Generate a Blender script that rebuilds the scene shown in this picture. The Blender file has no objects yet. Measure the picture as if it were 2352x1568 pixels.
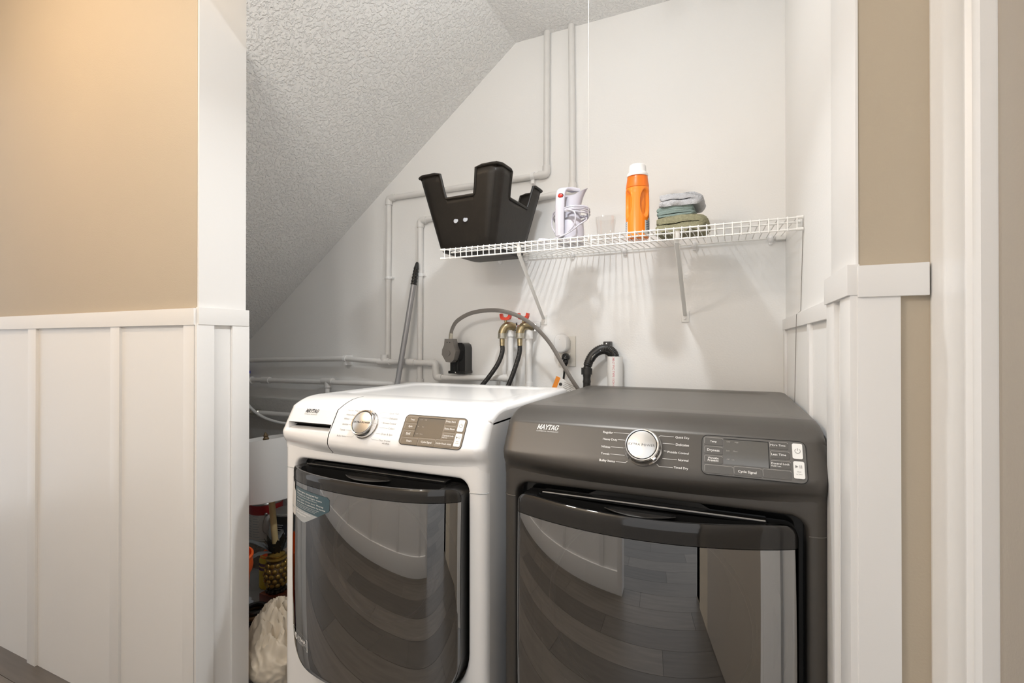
import bpy, bmesh, math, random
from mathutils import Vector, Matrix, noise
random.seed(7)
PI = math.pi; R = math.radians
SC = bpy.context.scene; COL = SC.collection

# ------------------------------------------------------------------ camera
cd = bpy.data.cameras.new('camera'); cam = bpy.data.objects.new('camera', cd); COL.objects.link(cam)
cd.sensor_width = 36.0; cd.lens = 36.0 * 1117.0 / 2352.0; cd.clip_start = 0.02
cam.location = (0, 0, 1.155); cam.rotation_euler = (R(90.23), 0, R(24.1))
SC.camera = cam
# ------------------------------------------------------------------ world, lights, exposure
w = bpy.data.worlds.new('world'); SC.world = w; w.use_nodes = True
bg = w.node_tree.nodes['Background']; bg.inputs[0].default_value = (0.95, 0.97, 1.0, 1); bg.inputs[1].default_value = 1.35
def area(name, loc, rot, sx, sy, power, color):
    l = bpy.data.lights.new(name, 'AREA'); l.shape = 'RECTANGLE'; l.size = sx; l.size_y = sy; l.energy = power; l.color = color
    o = bpy.data.objects.new(name, l); o.location = loc; o.rotation_euler = rot; COL.objects.link(o); return o
HALL_BULB = 215.0; FILL_GLOBE = 103.0; CLOSET_BULB = 96.0
lc = bpy.data.lights.new('closet_flood', 'AREA'); lc.shape = 'DISK'; lc.size = 0.075; lc.energy = 6.6; lc.spread = R(125); lc.color = (0.95, 0.98, 1.0)
ol = bpy.data.objects.new('closet_flood', lc); ol.location = (-.42, 1.15, 2.185); ol.rotation_euler = (0, R(12), 0); COL.objects.link(ol)
SC.view_settings.view_transform = 'Standard'; SC.view_settings.look = 'None'
SC.view_settings.gamma = 1.0; SC.view_settings.use_curve_mapping = False
SC.view_settings.exposure = 0.0
SC.cycles.max_bounces = 12; SC.cycles.diffuse_bounces = 6; SC.cycles.glossy_bounces = 5
SC.cycles.transparent_max_bounces = 12; SC.cycles.sample_clamp_indirect = 6.0

# ------------------------------------------------------------------ helpers: materials
def srgb(r, g, b):
    f = lambda c: (c / 255 / 12.92) if c <= 10 else ((c / 255 + 0.055) / 1.055) ** 2.4
    return (f(r), f(g), f(b), 1)
def setin(n, k, v):
    if k in n.inputs: n.inputs[k].default_value = v
def mat(name, col, rough=0.5, metal=0.0, bump=0.0, bscale=200.0, vary=0.0, vscale=4.0, spec=0.5, ior=1.5, coat=0.0,
        trans=0.0, emit=None, estr=0.0, rand=0.0, stretch=None, alpha=1.0, sss=0.0, detail=3.0):
    m = bpy.data.materials.new(name); m.use_nodes = True; nt = m.node_tree; p = nt.nodes['Principled BSDF']
    if len(col) == 3: col = (*col, 1)
    p.inputs['Base Color'].default_value = col; p.inputs['Roughness'].default_value = rough; p.inputs['Metallic'].default_value = metal
    setin(p, 'Specular IOR Level', spec); setin(p, 'IOR', ior); setin(p, 'Coat Weight', coat); setin(p, 'Coat Roughness', 0.05)
    setin(p, 'Transmission Weight', trans); setin(p, 'Alpha', alpha)
    if emit: p.inputs['Emission Color'].default_value = (*emit, 1); p.inputs['Emission Strength'].default_value = estr
    tc = nt.nodes.new('ShaderNodeTexCoord'); src = tc.outputs['Object']
    if stretch:
        mp = nt.nodes.new('ShaderNodeMapping'); mp.inputs['Scale'].default_value = stretch
        nt.links.new(src, mp.inputs['Vector']); src = mp.outputs['Vector']
    if vary > 0 or rand > 0:
        no = nt.nodes.new('ShaderNodeTexNoise'); no.inputs['Scale'].default_value = vscale; no.inputs['Detail'].default_value = 5
        nt.links.new(src, no.inputs['Vector'])
        hs = nt.nodes.new('ShaderNodeHueSaturation'); hs.inputs['Color'].default_value = col
        mr = nt.nodes.new('ShaderNodeMapRange'); mr.inputs['To Min'].default_value = 1 - vary; mr.inputs['To Max'].default_value = 1 + vary
        nt.links.new(no.outputs['Fac'], mr.inputs['Value']); out = mr.outputs['Result']
        if rand > 0:
            oi = nt.nodes.new('ShaderNodeObjectInfo'); m2 = nt.nodes.new('ShaderNodeMapRange')
            m2.inputs['To Min'].default_value = 1 - rand; m2.inputs['To Max'].default_value = 1 + rand
            nt.links.new(oi.outputs['Random'], m2.inputs['Value'])
            mu = nt.nodes.new('ShaderNodeMath'); mu.operation = 'MULTIPLY'
            nt.links.new(out, mu.inputs[0]); nt.links.new(m2.outputs['Result'], mu.inputs[1]); out = mu.outputs[0]
        nt.links.new(out, hs.inputs['Value']); nt.links.new(hs.outputs['Color'], p.inputs['Base Color'])
    if bump > 0:
        n2 = nt.nodes.new('ShaderNodeTexNoise'); n2.inputs['Scale'].default_value = bscale; n2.inputs['Detail'].default_value = detail
        nt.links.new(src, n2.inputs['Vector'])
        b = nt.nodes.new('ShaderNodeBump'); b.inputs['Strength'].default_value = min(1, bump); b.inputs['Distance'].default_value = 0.004 * max(1, bump)
        nt.links.new(n2.outputs['Fac'], b.inputs['Height']); nt.links.new(b.outputs['Normal'], p.inputs['Normal'])
    return m
def stipple(name, col):
    m = mat(name, col, 0.9); nt = m.node_tree; p = nt.nodes['Principled BSDF']
    tc = nt.nodes.new('ShaderNodeTexCoord')
    n1 = nt.nodes.new('ShaderNodeTexNoise'); n1.inputs['Scale'].default_value = 90; n1.inputs['Detail'].default_value = 3; n1.inputs['Distortion'].default_value = 0.3
    nt.links.new(tc.outputs['Object'], n1.inputs['Vector'])
    rp = nt.nodes.new('ShaderNodeMapRange'); rp.interpolation_type = 'SMOOTHSTEP'; rp.inputs['From Min'].default_value = 0.44; rp.inputs['From Max'].default_value = 0.64
    nt.links.new(n1.outputs['Fac'], rp.inputs['Value'])
    b = nt.nodes.new('ShaderNodeBump'); b.inputs['Strength'].default_value = 0.65; b.inputs['Distance'].default_value = 0.005
    nt.links.new(rp.outputs['Result'], b.inputs['Height']); nt.links.new(b.outputs['Normal'], p.inputs['Normal'])
    return m
def door_glass_mat(name, tint, refl):
    m = bpy.data.materials.new(name); m.use_nodes = True; nt = m.node_tree; nt.nodes.clear()
    o = nt.nodes.new('ShaderNodeOutputMaterial'); mx = nt.nodes.new('ShaderNodeMixShader')
    t = nt.nodes.new('ShaderNodeBsdfTransparent'); t.inputs[0].default_value = (*tint, 1)
    g = nt.nodes.new('ShaderNodeBsdfGlossy'); g.inputs[0].default_value = (1, 1, 1, 1); g.inputs['Roughness'].default_value = 0.015
    lw = nt.nodes.new('ShaderNodeFresnel'); lw.inputs['IOR'].default_value = refl
    nt.links.new(lw.outputs[0], mx.inputs[0]); nt.links.new(t.outputs[0], mx.inputs[1]); nt.links.new(g.outputs[0], mx.inputs[2])
    nt.links.new(mx.outputs[0], o.inputs[0]); return m

M = {}
M['wall'] = mat('closet_wall_paint', (0.87, 0.865, 0.85), 0.55, bump=0.12, bscale=180, vary=0.02, vscale=2)
M['trimw'] = mat('white_trim_paint', (0.81, 0.80, 0.785), 0.32, bump=0.06, bscale=60)
M['beige'] = mat('beige_wall_paint', (0.47, 0.40, 0.305), 0.6, bump=0.10, bscale=260, vary=0.02)
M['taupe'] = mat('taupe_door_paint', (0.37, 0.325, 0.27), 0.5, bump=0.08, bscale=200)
M['ceil'] = stipple('stippled_ceiling', (0.86, 0.86, 0.85))
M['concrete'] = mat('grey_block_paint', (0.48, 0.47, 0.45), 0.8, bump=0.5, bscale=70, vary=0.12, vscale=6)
M['cfloor'] = mat('concrete_floor', (0.34, 0.35, 0.36), 0.5, bump=0.2, bscale=60, vary=0.35, vscale=7)
M['plank'] = mat('grey_wood_plank', (0.115, 0.10, 0.085), 0.42, vary=0.45, vscale=3.0, rand=0.3, stretch=(1.2, 14, 1))
M['fgap'] = mat('floor_gap', (0.02, 0.018, 0.015), 0.8)
M['pvc'] = mat('painted_pvc', (0.76, 0.75, 0.73), 0.35, vary=0.04, vscale=30)
M['pvcw'] = mat('white_pvc', (0.84, 0.84, 0.83), 0.3)
M['shelfw'] = mat('white_vinyl_wire', (0.82, 0.81, 0.78), 0.35)
M['enamel'] = mat('white_enamel', (0.92, 0.915, 0.91), 0.22, coat=0.3)
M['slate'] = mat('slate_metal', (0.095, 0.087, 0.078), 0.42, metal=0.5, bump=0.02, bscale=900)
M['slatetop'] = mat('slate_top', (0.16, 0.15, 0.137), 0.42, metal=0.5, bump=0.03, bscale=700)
M['black'] = mat('black_gloss_plastic', (0.012, 0.012, 0.012), 0.12)
M['blackm'] = mat('black_matte_plastic', (0.02, 0.019, 0.018), 0.4)
M['band'] = mat('smoked_band', (0.025, 0.023, 0.021), 0.05, spec=0.4, ior=1.55)
M['glass'] = door_glass_mat('smoked_door_glass', (0.30, 0.28, 0.26), 4.2)
M['drum'] = mat('drum_grey', (0.06, 0.058, 0.055), 0.4, metal=0.3)
M['ring'] = mat('ring_grey', (0.30, 0.29, 0.28), 0.3)
M['chrome'] = mat('chrome', (0.80, 0.79, 0.78), 0.10, metal=1.0)
M['brushed'] = mat('brushed_steel', (0.72, 0.71, 0.69), 0.26, metal=0.95, coat=0.4)
M['paneltan'] = mat('bronze_panel', (0.20, 0.165, 0.125), 0.30)
M['panelgry'] = mat('grey_panel', (0.13, 0.125, 0.118), 0.25)
M['btntan'] = mat('bronze_button', (0.175, 0.145, 0.11), 0.32)
M['btngry'] = mat('grey_button', (0.105, 0.10, 0.093), 0.3)
M['btnline'] = mat('button_edge_light', (0.42, 0.40, 0.37), 0.35)
M['lcd'] = mat('lcd_window', (0.10, 0.095, 0.085), 0.08, ior=1.9)
M['white'] = mat('white_print', (0.85, 0.84, 0.82), 0.5)
M['btnw'] = mat('white_button', (0.84, 0.83, 0.80), 0.3)
M['greyp'] = mat('grey_print', (0.20, 0.19, 0.18), 0.6)
M['blackp'] = mat('black_print', (0.03, 0.03, 0.03), 0.6)
M['dark'] = mat('dark_gap', (0.01, 0.01, 0.01), 0.7)
M['tub'] = mat('black_tub_plastic', (0.014, 0.0115, 0.009), 0.42, spec=0.25, vary=0.3, vscale=40, bump=0.05, bscale=120)
M['kettle'] = mat('white_lilac_plastic', (0.53, 0.515, 0.57), 0.28)
M['red'] = mat('red_plastic', (0.55, 0.03, 0.02), 0.3)
M['redhandle'] = mat('red_handle', (0.72, 0.06, 0.03), 0.4)
M['orange'] = mat('orange_plastic', (0.95, 0.24, 0.012), 0.28, coat=0.3)
M['orange2'] = mat('orange_shoulder', (0.82, 0.17, 0.008), 0.3)
M['cap'] = mat('white_cap', (0.86, 0.84, 0.82), 0.35)
M['labelw'] = mat('label_white', (0.75, 0.72, 0.68), 0.4)
M['labelb'] = mat('label_blue_grey', (0.22, 0.27, 0.36), 0.4)
M['towelg'] = mat('grey_terry', (0.52, 0.52, 0.54), 0.95, bump=1.0, bscale=420, vary=0.25, vscale=150)
M['clothgreen'] = mat('green_grey_cloth', (0.19, 0.245, 0.225), 0.9, bump=0.5, bscale=300, vary=0.15, vscale=40)
M['olive'] = mat('olive_terry', (0.28, 0.265, 0.165), 0.95, bump=1.0, bscale=420, vary=0.4, vscale=150)
M['alu'] = mat('grey_painted_pole', (0.36, 0.36, 0.37), 0.38, metal=0.3)
M['brass'] = mat('aged_brass', (0.40, 0.33, 0.20), 0.35, metal=0.9, vary=0.3, vscale=60)
M['zinc'] = mat('zinc_nut', (0.55, 0.53, 0.46), 0.3, metal=0.9, vary=0.2, vscale=80)
M['hose'] = mat('black_rubber_hose', (0.022, 0.021, 0.02), 0.5)
M['cord'] = mat('grey_cord', (0.19, 0.175, 0.16), 0.45)
M['plug'] = mat('grey_plug', (0.20, 0.185, 0.17), 0.4)
M['plate'] = mat('ivory_plate', (0.74, 0.71, 0.65), 0.35)
M['nightl'] = mat('white_night_light', (0.88, 0.88, 0.88), 0.3)
M['redp'] = mat('red_print', (0.65, 0.12, 0.16), 0.6)
M['tagw'] = mat('paper_tag', (0.82, 0.81, 0.79), 0.6)
M['tago'] = mat('tag_orange', (0.85, 0.28, 0.03), 0.5)
M['shade'] = mat('lamp_shade_fabric', (0.80, 0.79, 0.77), 0.9, bump=0.08, bscale=400)
M['wood'] = mat('pale_wood', (0.52, 0.40, 0.20), 0.5, vary=0.15, stretch=(20, 20, 2))
M['redwood'] = mat('red_brown_wood', (0.14, 0.035, 0.015), 0.35, vary=0.3, stretch=(3, 20, 20))
M['gold'] = mat('antique_gold', (0.35, 0.22, 0.05), 0.35, metal=0.6, vary=0.4, vscale=60)
M['goldd'] = mat('dark_gold', (0.16, 0.11, 0.06), 0.4, metal=0.5, vary=0.4, vscale=60)
M['leaf'] = mat('grey_metal_leaf', (0.20, 0.21, 0.21), 0.45, metal=0.4, vary=0.3, vscale=50)
M['leafd'] = mat('dark_metal_leaf', (0.035, 0.03, 0.022), 0.35, metal=0.5)
M['bag'] = mat('cream_plastic_bag', (0.72, 0.64, 0.52), 0.4, alpha=0.93, vary=0.12, vscale=12)
M['bucket'] = mat('orange_bucket', (0.90, 0.12, 0.01), 0.4)
M['yellow'] = mat('yellow_label', (0.70, 0.52, 0.05), 0.5, vary=0.1)
M['canred'] = mat('red_can_band', (0.30, 0.02, 0.02), 0.35)
M['canw'] = mat('can_label_white', (0.62, 0.60, 0.57), 0.5)
M['canmetal'] = mat('can_metal', (0.5, 0.5, 0.48), 0.35, metal=0.9)
M['box'] = mat('speckled_brown_box', (0.24, 0.20, 0.16), 0.9, bump=0.4, bscale=150, vary=0.2, vscale=60)
M['purple'] = mat('purple_liquid_bottle', (0.14, 0.05, 0.10), 0.2)
M['greycap'] = mat('grey_cap', (0.38, 0.40, 0.44), 0.4)
M['bluev'] = mat('blue_valve', (0.02, 0.03, 0.45), 0.4)
M['teal'] = mat('sticker_teal', (0.055, 0.10, 0.12), 0.35)
M['stickg'] = mat('sticker_grey', (0.42, 0.44, 0.45), 0.4)
M['stickw'] = mat('sticker_white', (0.68, 0.66, 0.63), 0.4)
M['cup'] = door_glass_mat('clear_cup_plastic', (0.985, 0.98, 0.975), 1.35)
_n = M['cup'].node_tree; _l = _n.nodes.new('ShaderNodeLayerWeight'); _l.inputs['Blend'].default_value = 0.08
_n.links.new(_l.outputs['Facing'], next(x for x in _n.nodes if x.type == 'MIX_SHADER').inputs[0])
M['bulb'] = mat('lit_bulb', (1, 1, 1), 0.5, emit=(0.93, 0.97, 1.0), estr=CLOSET_BULB)
M['hbulb'] = mat('lit_hall_bulb', (1, 1, 1), 0.5, emit=(1.0, 0.74, 0.48), estr=HALL_BULB)
M['fillglobe'] = mat('fill_globe_glow', (1, 1, 1), 0.5, emit=(1.0, 0.965, 0.925), estr=FILL_GLOBE)
M['porcelain'] = mat('porcelain', (0.8, 0.8, 0.78), 0.25)
M['darkroom'] = mat('dim_room_wall', (0.20, 0.18, 0.155), 0.7)
M['navy'] = mat('dark_curtain', (0.02, 0.022, 0.03), 0.7)

# ------------------------------------------------------------------ helpers: geometry
class MB:
    def __init__(s): s.v = []; s.f = []
    def add(s, v, f):
        o = len(s.v); s.v += [tuple(p) for p in v]; s.f += [[i + o for i in q] for q in f]; return s
    def box(s, x0, x1, y0, y1, z0, z1, b=0.0, mtx=None):
        bm = bmesh.new(); bmesh.ops.create_cube(bm, size=1)
        for v in bm.verts: v.co = Vector(((x0 + x1) / 2 + v.co.x * (x1 - x0), (y0 + y1) / 2 + v.co.y * (y1 - y0), (z0 + z1) / 2 + v.co.z * (z1 - z0)))
        if b > 0: bmesh.ops.bevel(bm, geom=bm.edges[:], offset=b, segments=2, profile=0.7, affect='EDGES')
        if mtx: bmesh.ops.transform(bm, matrix=mtx, verts=bm.verts)
        bm.verts.index_update(); s.add([v.co.copy() for v in bm.verts], [[v.index for v in f.verts] for f in bm.faces]); bm.free(); return s
    def rings(s, rs, closed=True, cap0=False, cap1=False):
        n = len(rs[0]); v = [p for r in rs for p in r]; f = []
        for j in range(len(rs) - 1):
            for i in range(n if closed else n - 1):
                k = (i + 1) % n; f.append([j * n + i, j * n + k, (j + 1) * n + k, (j + 1) * n + i])
        if cap0: f.append(list(range(n))[::-1])
        if cap1: f.append([(len(rs) - 1) * n + i for i in range(n)])
        return s.add(v, f)
    def tube(s, pts, r, n=12, cap=True, closed=False, flat=None):
        P = [Vector(p) for p in pts]; m = len(P); rr = r if isinstance(r, (list, tuple)) else [r] * m
        T = []
        for i in range(m):
            a = P[(i - 1) % m] if (closed or i > 0) else P[i]; b = P[(i + 1) % m] if (closed or i < m - 1) else P[i]
            T.append((b - a).normalized())
        u = T[0].orthogonal().normalized()
        if flat: u = Vector(flat)
        rs = []
        for i in range(m):
            u = (u - T[i] * u.dot(T[i])); u = u.normalized() if u.length > 1e-6 else T[i].orthogonal().normalized()
            q = T[i].cross(u); ry = rr[i] * (0.5 if flat else 1)
            rs.append([P[i] + u * (rr[i] * math.cos(2 * PI * k / n)) + q * (ry * math.sin(2 * PI * k / n)) for k in range(n)])
        if closed: rs.append(rs[0])
        return s.rings(rs, True, cap and not closed, cap and not closed)
    def lathe(s, prof, c=(0, 0, 0), n=32, sx=1, sy=1, mtx=None, cap0=True, cap1=True):
        rs = [[Vector((r * sx * math.cos(2 * PI * k / n), r * sy * math.sin(2 * PI * k / n), z)) for k in range(n)] for r, z in prof]
        if mtx: rs = [[mtx @ p for p in q] for q in rs]
        c = Vector(c); rs = [[p + c for p in q] for q in rs]
        return s.rings(rs, True, cap0, cap1)
    def prism(s, outline, fn, d0, d1):
        a = [fn(x, y, d0) for x, y in outline]; b = [fn(x, y, d1) for x, y in outline]
        return s.rings([a, b], True, True, True)
    def ball(s, c, r, seg=10, ring=6, sc=(1, 1, 1)):
        c = Vector(c); rs = []
        for j in range(1, ring):
            t = PI * j / ring
            rs.append([c + Vector((r * sc[0] * math.sin(t) * math.cos(2 * PI * k / seg), r * sc[1] * math.sin(t) * math.sin(2 * PI * k / seg), -r * sc[2] * math.cos(t))) for k in range(seg)])
        return s.rings(rs, True, True, True)
WO = {}
def obj(name, mb, m, parent=None, org=None, sharp=32, smooth=True):
    me = bpy.data.meshes.new(name)
    o0 = WO[parent.name] if parent is not None else Vector(org if org is not None else (0, 0, 0))
    me.from_pydata([(p[0] - o0[0], p[1] - o0[1], p[2] - o0[2]) for p in mb.v], [], mb.f)
    bm = bmesh.new(); bm.from_mesh(me); bmesh.ops.recalc_face_normals(bm, faces=bm.faces); bm.to_mesh(me); bm.free()
    if smooth:
        me.polygons.foreach_set('use_smooth', [True] * len(me.polygons)); me.set_sharp_from_angle(angle=R(sharp))
    me.materials.append(M[m] if isinstance(m, str) else m)
    o = bpy.data.objects.new(name, me); COL.objects.link(o)
    if parent is not None: o.parent = parent
    else: o.location = o0
    WO[o.name] = o0; return o
def tag(o, label=None, cat=None, group=None, kind=None):
    if label: o['label'] = label
    if cat: o['category'] = cat
    if group: o['group'] = group
    if kind: o['kind'] = kind
    return o
def thing(name, label, cat, loc, group=None):
    o = bpy.data.objects.new(name, None); o.empty_display_size = 0.05; COL.objects.link(o); o.location = loc
    WO[o.name] = Vector(loc); return tag(o, label, cat, group)
def struct(name, mb, m, parent=None, **k):
    o = obj(name, mb, m, parent, **k)
    if parent is None: o['kind'] = 'structure'
    return o
def B(*a, **k): return MB().box(*a, **k)
def smooth(pts, sub=6, closed=False):
    P = [Vector(p) for p in pts]; n = len(P); out = []
    for i in range(n if closed else n - 1):
        g = lambda j: P[j % n] if closed else P[max(0, min(n - 1, j))]
        a, b, c, d = g(i - 1), g(i), g(i + 1), g(i + 2)
        for k in range(sub):
            t = k / sub
            out.append(0.5 * ((2 * b) + (c - a) * t + (2 * a - 5 * b + 4 * c - d) * t * t + (3 * b - a - 3 * c + d) * t ** 3))
    if not closed: out.append(P[-1])
    return out
def rrect(x0, x1, y0, y1, r, n=6):
    o = []
    for cx, cy, a in ((x1 - r, y1 - r, 0), (x0 + r, y1 - r, 90), (x0 + r, y0 + r, 180), (x1 - r, y0 + r, 270)):
        for k in range(n + 1):
            t = R(a + 90 * k / n); o.append((cx + r * math.cos(t), cy + r * math.sin(t)))
    return o
_tc = {}
def text2d(s, bold=0.0, shear=0.0, space=1.0):
    if 'M' in s: bold = 0.0                               # the wide M fills in when thickened
    key = (s, bold, shear, space)
    if key in _tc: return _tc[key]
    cu = bpy.data.curves.new('t', 'FONT'); cu.body = s; cu.size = 1.0; cu.offset = bold; cu.shear = shear; cu.space_character = space
    cu.resolution_u = 2; cu.fill_mode = 'FRONT'
    o = bpy.data.objects.new('t', cu); COL.objects.link(o); dg = bpy.context.evaluated_depsgraph_get()
    me = bpy.data.meshes.new_from_object(o.evaluated_get(dg)); v = [(q.co.x, q.co.y) for q in me.vertices]; f = [list(p.vertices) for p in me.polygons]
    bpy.data.objects.remove(o); bpy.data.curves.remove(cu); bpy.data.meshes.remove(me)
    x0 = min(p[0] for p in v); x1 = max(p[0] for p in v)
    _tc[key] = ([(p[0] - x0, p[1]) for p in v], f, x1 - x0); return _tc[key]
def put_text(mb, s, fn, x, y, width=None, height=None, align='L', bold=0.0, shear=0.0, space=1.0):
    """fn(x, y) -> world; y up; baseline at y. width fits the string; height is the cap height"""
    v, f, wd = text2d(s, bold, shear, space)
    k = (width / wd) if width else height / 0.69
    w0 = wd * k; x -= {'L': 0, 'R': w0, 'C': w0 / 2}[align]
    mb.add([fn(x + p[0] * k, y + p[1] * k) for p in v], f)
def stroke(mb, fn, pts, wd):
    for a, b in zip(pts[:-1], pts[1:]):
        dx, dy = b[0] - a[0], b[1] - a[1]; l = math.hypot(dx, dy) or 1; nx, ny = -dy / l * wd / 2, dx / l * wd / 2
        mb.add([fn(a[0] + nx, a[1] + ny), fn(a[0] - nx, a[1] - ny), fn(b[0] - nx, b[1] - ny), fn(b[0] + nx, b[1] + ny)], [[0, 1, 2, 3]])
def slab_word(mb, fn, x, y, h, width):
    """the slab-serif slanted MAYTAG word mark, drawn with strokes"""
    L = {'M': ([((.12, 0), (.12, 1)), ((.12, 1), (.45, .15)), ((.45, .15), (.78, 1)), ((.78, 1), (.78, 0))], [(0, .24, 0), (.0, .2, 1), (.62, .94, 0), (.7, .9, 1)], .94),
         'A': ([((.08, 0), (.4, 1)), ((.4, 1), (.74, 0)), ((.2, .36), (.62, .36))], [(0, .22, 0), (.56, .86, 0)], .8),
         'Y': ([((.08, 1), (.4, .45)), ((.7, 1), (.4, .45)), ((.4, .45), (.4, 0))], [(0, .26, 1), (.56, .8, 1), (.24, .56, 0)], .72),
         'T': ([((.38, 0), (.38, 1)), ((.04, .95), (.72, .95)), ((.06, .95), (.06, .72)), ((.70, .95), (.70, .72))], [(.2, .56, 0)], .74),
         'G': ([((.72, .8), (.5, .96)), ((.5, .96), (.25, .92)), ((.25, .92), (.1, .6)), ((.1, .6), (.12, .3)), ((.12, .3), (.3, .05)), ((.3, .05), (.55, .04)), ((.55, .04), (.72, .2)), ((.72, .2), (.72, .45)), ((.48, .45), (.84, .45)), ((.72, .98), (.72, .7))], [], .88)}
    tot = sum(L[c][2] for c in 'MAYTAG'); k = width / tot; cx = x
    g = lambda a, b: fn(cx + a * k + 0.22 * b * h, y + b * h)
    for c in 'MAYTAG':
        st, se, adv = L[c]
        for a, b in st: stroke(mb, lambda p, q: fn(p, q), [(cx + a[0] * k + .22 * a[1] * h, y + a[1] * h), (cx + b[0] * k + .22 * b[1] * h, y + b[1] * h)], 0.17 * k)
        for a, b, zz in se:
            yy = .06 if zz == 0 else .94
            stroke(mb, lambda p, q: fn(p, q), [(cx + a * k + .22 * yy * h, y + yy * h), (cx + b * k + .22 * yy * h, y + yy * h)], 0.12 * h)
        cx += adv * k

# ================================================================== SETTING
W = 0.182; YB = 1.97; YF = 0.905; YI = 1.055; PX = -1.39; ZC = 2.487; CX = -0.862; SL = 0.7727
SX = -3.6
zs = lambda x: ZC + (x - CX) * SL
# back wall polygon
mb = MB(); o = [(SX, 0), (W + .1, 0), (W + .1, ZC + .05), (CX, ZC + .05), (SX, zs(SX) + .05)]
mb.prism(o, lambda x, z, d: (x, d, z), YB, YB + .08); struct('wall_back', mb, 'wall')
mb = B(W, W + .1, YF + .1, YB + .08, 0, ZC + .05); wr = struct('wall_right', mb, 'wall')
mb = B(CX, W + .1, YF, YB + .08, ZC, ZC + .08); struct('ceiling', mb, 'ceil')
mb = MB(); mb.prism([(CX, ZC), (SX, zs(SX)), (SX, zs(SX) + .1), (CX, ZC + .1)], lambda x, z, d: (x, d, z), YI, YB + .08); struct('ceiling_slope', mb, 'ceil')
struct('floor_closet', B(SX, W + .1, YF, YB + .05, -.06, 0), 'cfloor')
# lower concrete ledge of the back wall on the left
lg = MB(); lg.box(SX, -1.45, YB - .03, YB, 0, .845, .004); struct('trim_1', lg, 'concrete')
struct('wall_end', B(SX - .08, SX, YI, YB + .08, 0, 1.0), 'wall')
# left front wall with the white end face
wl = struct('wall_left', B(SX, PX - .006, YF, YI - .006, 0, ZC), 'beige')
obj('end_face', B(PX - .006, PX, YF + .001, YI, 0, ZC), 'trimw', wl)
obj('closet_side', B(SX, PX - .006, YI - .006, YI, 0, ZC), 'wall', wl)
obj('panel', B(SX, PX - .004, YF - .003, YF, 0, 1.21), 'trimw', wl)
obj('rail', B(SX, PX + .001, YF - .014, YF, 1.208, 1.256, .0012), 'trimw', wl)
for x0, x1 in ((-2.79, -2.73), (-2.325, -2.270), (-1.806, -1.757), (-1.440, -1.392)):
    obj('batten', B(x0, x1, YF - .011, YF, 0, 1.209, .0012), 'trimw', wl)
obj('rail', B(PX, PX + .011, YF - .006, YI + .004, 1.209, 1.259, .0012), 'trimw', wl)
for y0, y1 in ((YF - .010, .947), (1.004, YI + .006)):
    obj('batten', B(PX, PX + .009, y0, y1, 0, 1.2095, .0012), 'trimw', wl)
# right wall trims inside the closet
obj('rail', B(W - .010, W, 1.098, YB, 1.203, 1.239, .0012), 'trimw', wr)
for y0, y1 in ((1.925, YB), (1.352, 1.392)): obj('batten', B(W - .008, W, y0, y1, 0, 1.204, .001), 'trimw', wr)
obj('jamb_board', B(W - .004, W, YF - .002, 1.10, 0, ZC, .001), 'trimw', wr)
obj('rail', B(W - .016, W, YF - .008, 1.10, 1.229, 1.2765, .0012), 'trimw', wr)
for y0, y1 in ((YF - .006, .975), (1.028, 1.10)): obj('batten', B(W - .012, W, y0, y1, 0, 1.230, .0012), 'trimw', wr)
# right front wall
HX = 0.29
wfr = struct('wall_front', B(W, HX + .1, YF, YF + .1, 0, ZC), 'beige')
obj('rail', B(W - .003, .2655, YF - .014, YF, 1.2255, 1.2735, .0012), 'trimw', wfr)
obj('batten', B(W - .003, .2325, YF - .010, YF, 0, 1.2265, .0012), 'trimw', wfr)
obj('panel', B(W, HX, YF - .002, YF, 0, 1.2265), 'beige', wfr)
# hall right end with door casing and door
whr = struct('wall_hall', B(HX, HX + .1, -.28, YF, 0, ZC), 'beige')
prof = [(HX + .01, .905), (.270, .905), (.2685, .900), (.2685, .893), (.2725, .885), (.2725, .800), (.270, .793), (.270, .788), (.276, .782), (.276, .768), (.268, .763), (.267, .752), (.269, .744), (HX + .01, .742)]
mb = MB(); mb.prism(prof, lambda x, y, d: (x, y, d), 0, 2.12); struct('trim_2', mb, 'trimw')
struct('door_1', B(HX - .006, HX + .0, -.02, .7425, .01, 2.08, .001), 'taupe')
# hall
WOODY0, WOODY1 = -3.4, .905
fl = struct('floor', B(-4.6, 2.2, WOODY0, YF, -.06, -.004), 'fgap')
pm = None; y = WOODY0; r_ = 0
while y < WOODY1 - .01:
    y1 = min(y + .176, WOODY1); x = -4.6 + (r_ * .47 % 1.22) - 1.22
    while x < 2.2:
        a, b_ = max(x, -4.6), min(x + 1.22, 2.2)
        if b_ - a > .05: obj('plank', B(a + .0008, b_ - .0008, y + .0008, y1 - .0008, -.004, 0), 'plank', fl, smooth=False)
        x += 1.22
    y = y1; r_ += 1
whb = struct('wall_hall_back', B(-3.4, -.46, -.42, -.32, 0, ZC), 'beige')
obj('panel', B(-3.4, -.46, -.32, -.317, 0, 1.21), 'trimw', whb)
obj('rail', B(-3.4, -.455, -.32, -.308, 1.209, 1.257, .001), 'trimw', whb)
for k in range(6): obj('batten', B(-3.2 + k * .5, -3.15 + k * .5, -.32, -.310, 0, 1.21, .001), 'trimw', whb)
struct('baseboard_back', B(-3.4, -.455, -.32, -.304, 0, .13, .003), 'trimw')
struct('trim_3', B(-.50, -.45, -.43, -.300, 0, 2.1, .003), 'trimw')
struct('wall_hall_side', B(.30, 2.2, -.42, -.30, 0, ZC), 'beige')
struct('trim_4', B(.30, .40, -.43, -.285, 0, 2.1, .003), 'trimw')

struct('ceiling_hall', B(-3.4, HX + .1, -.42, YF, ZC, ZC + .05), 'trimw')
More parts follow.
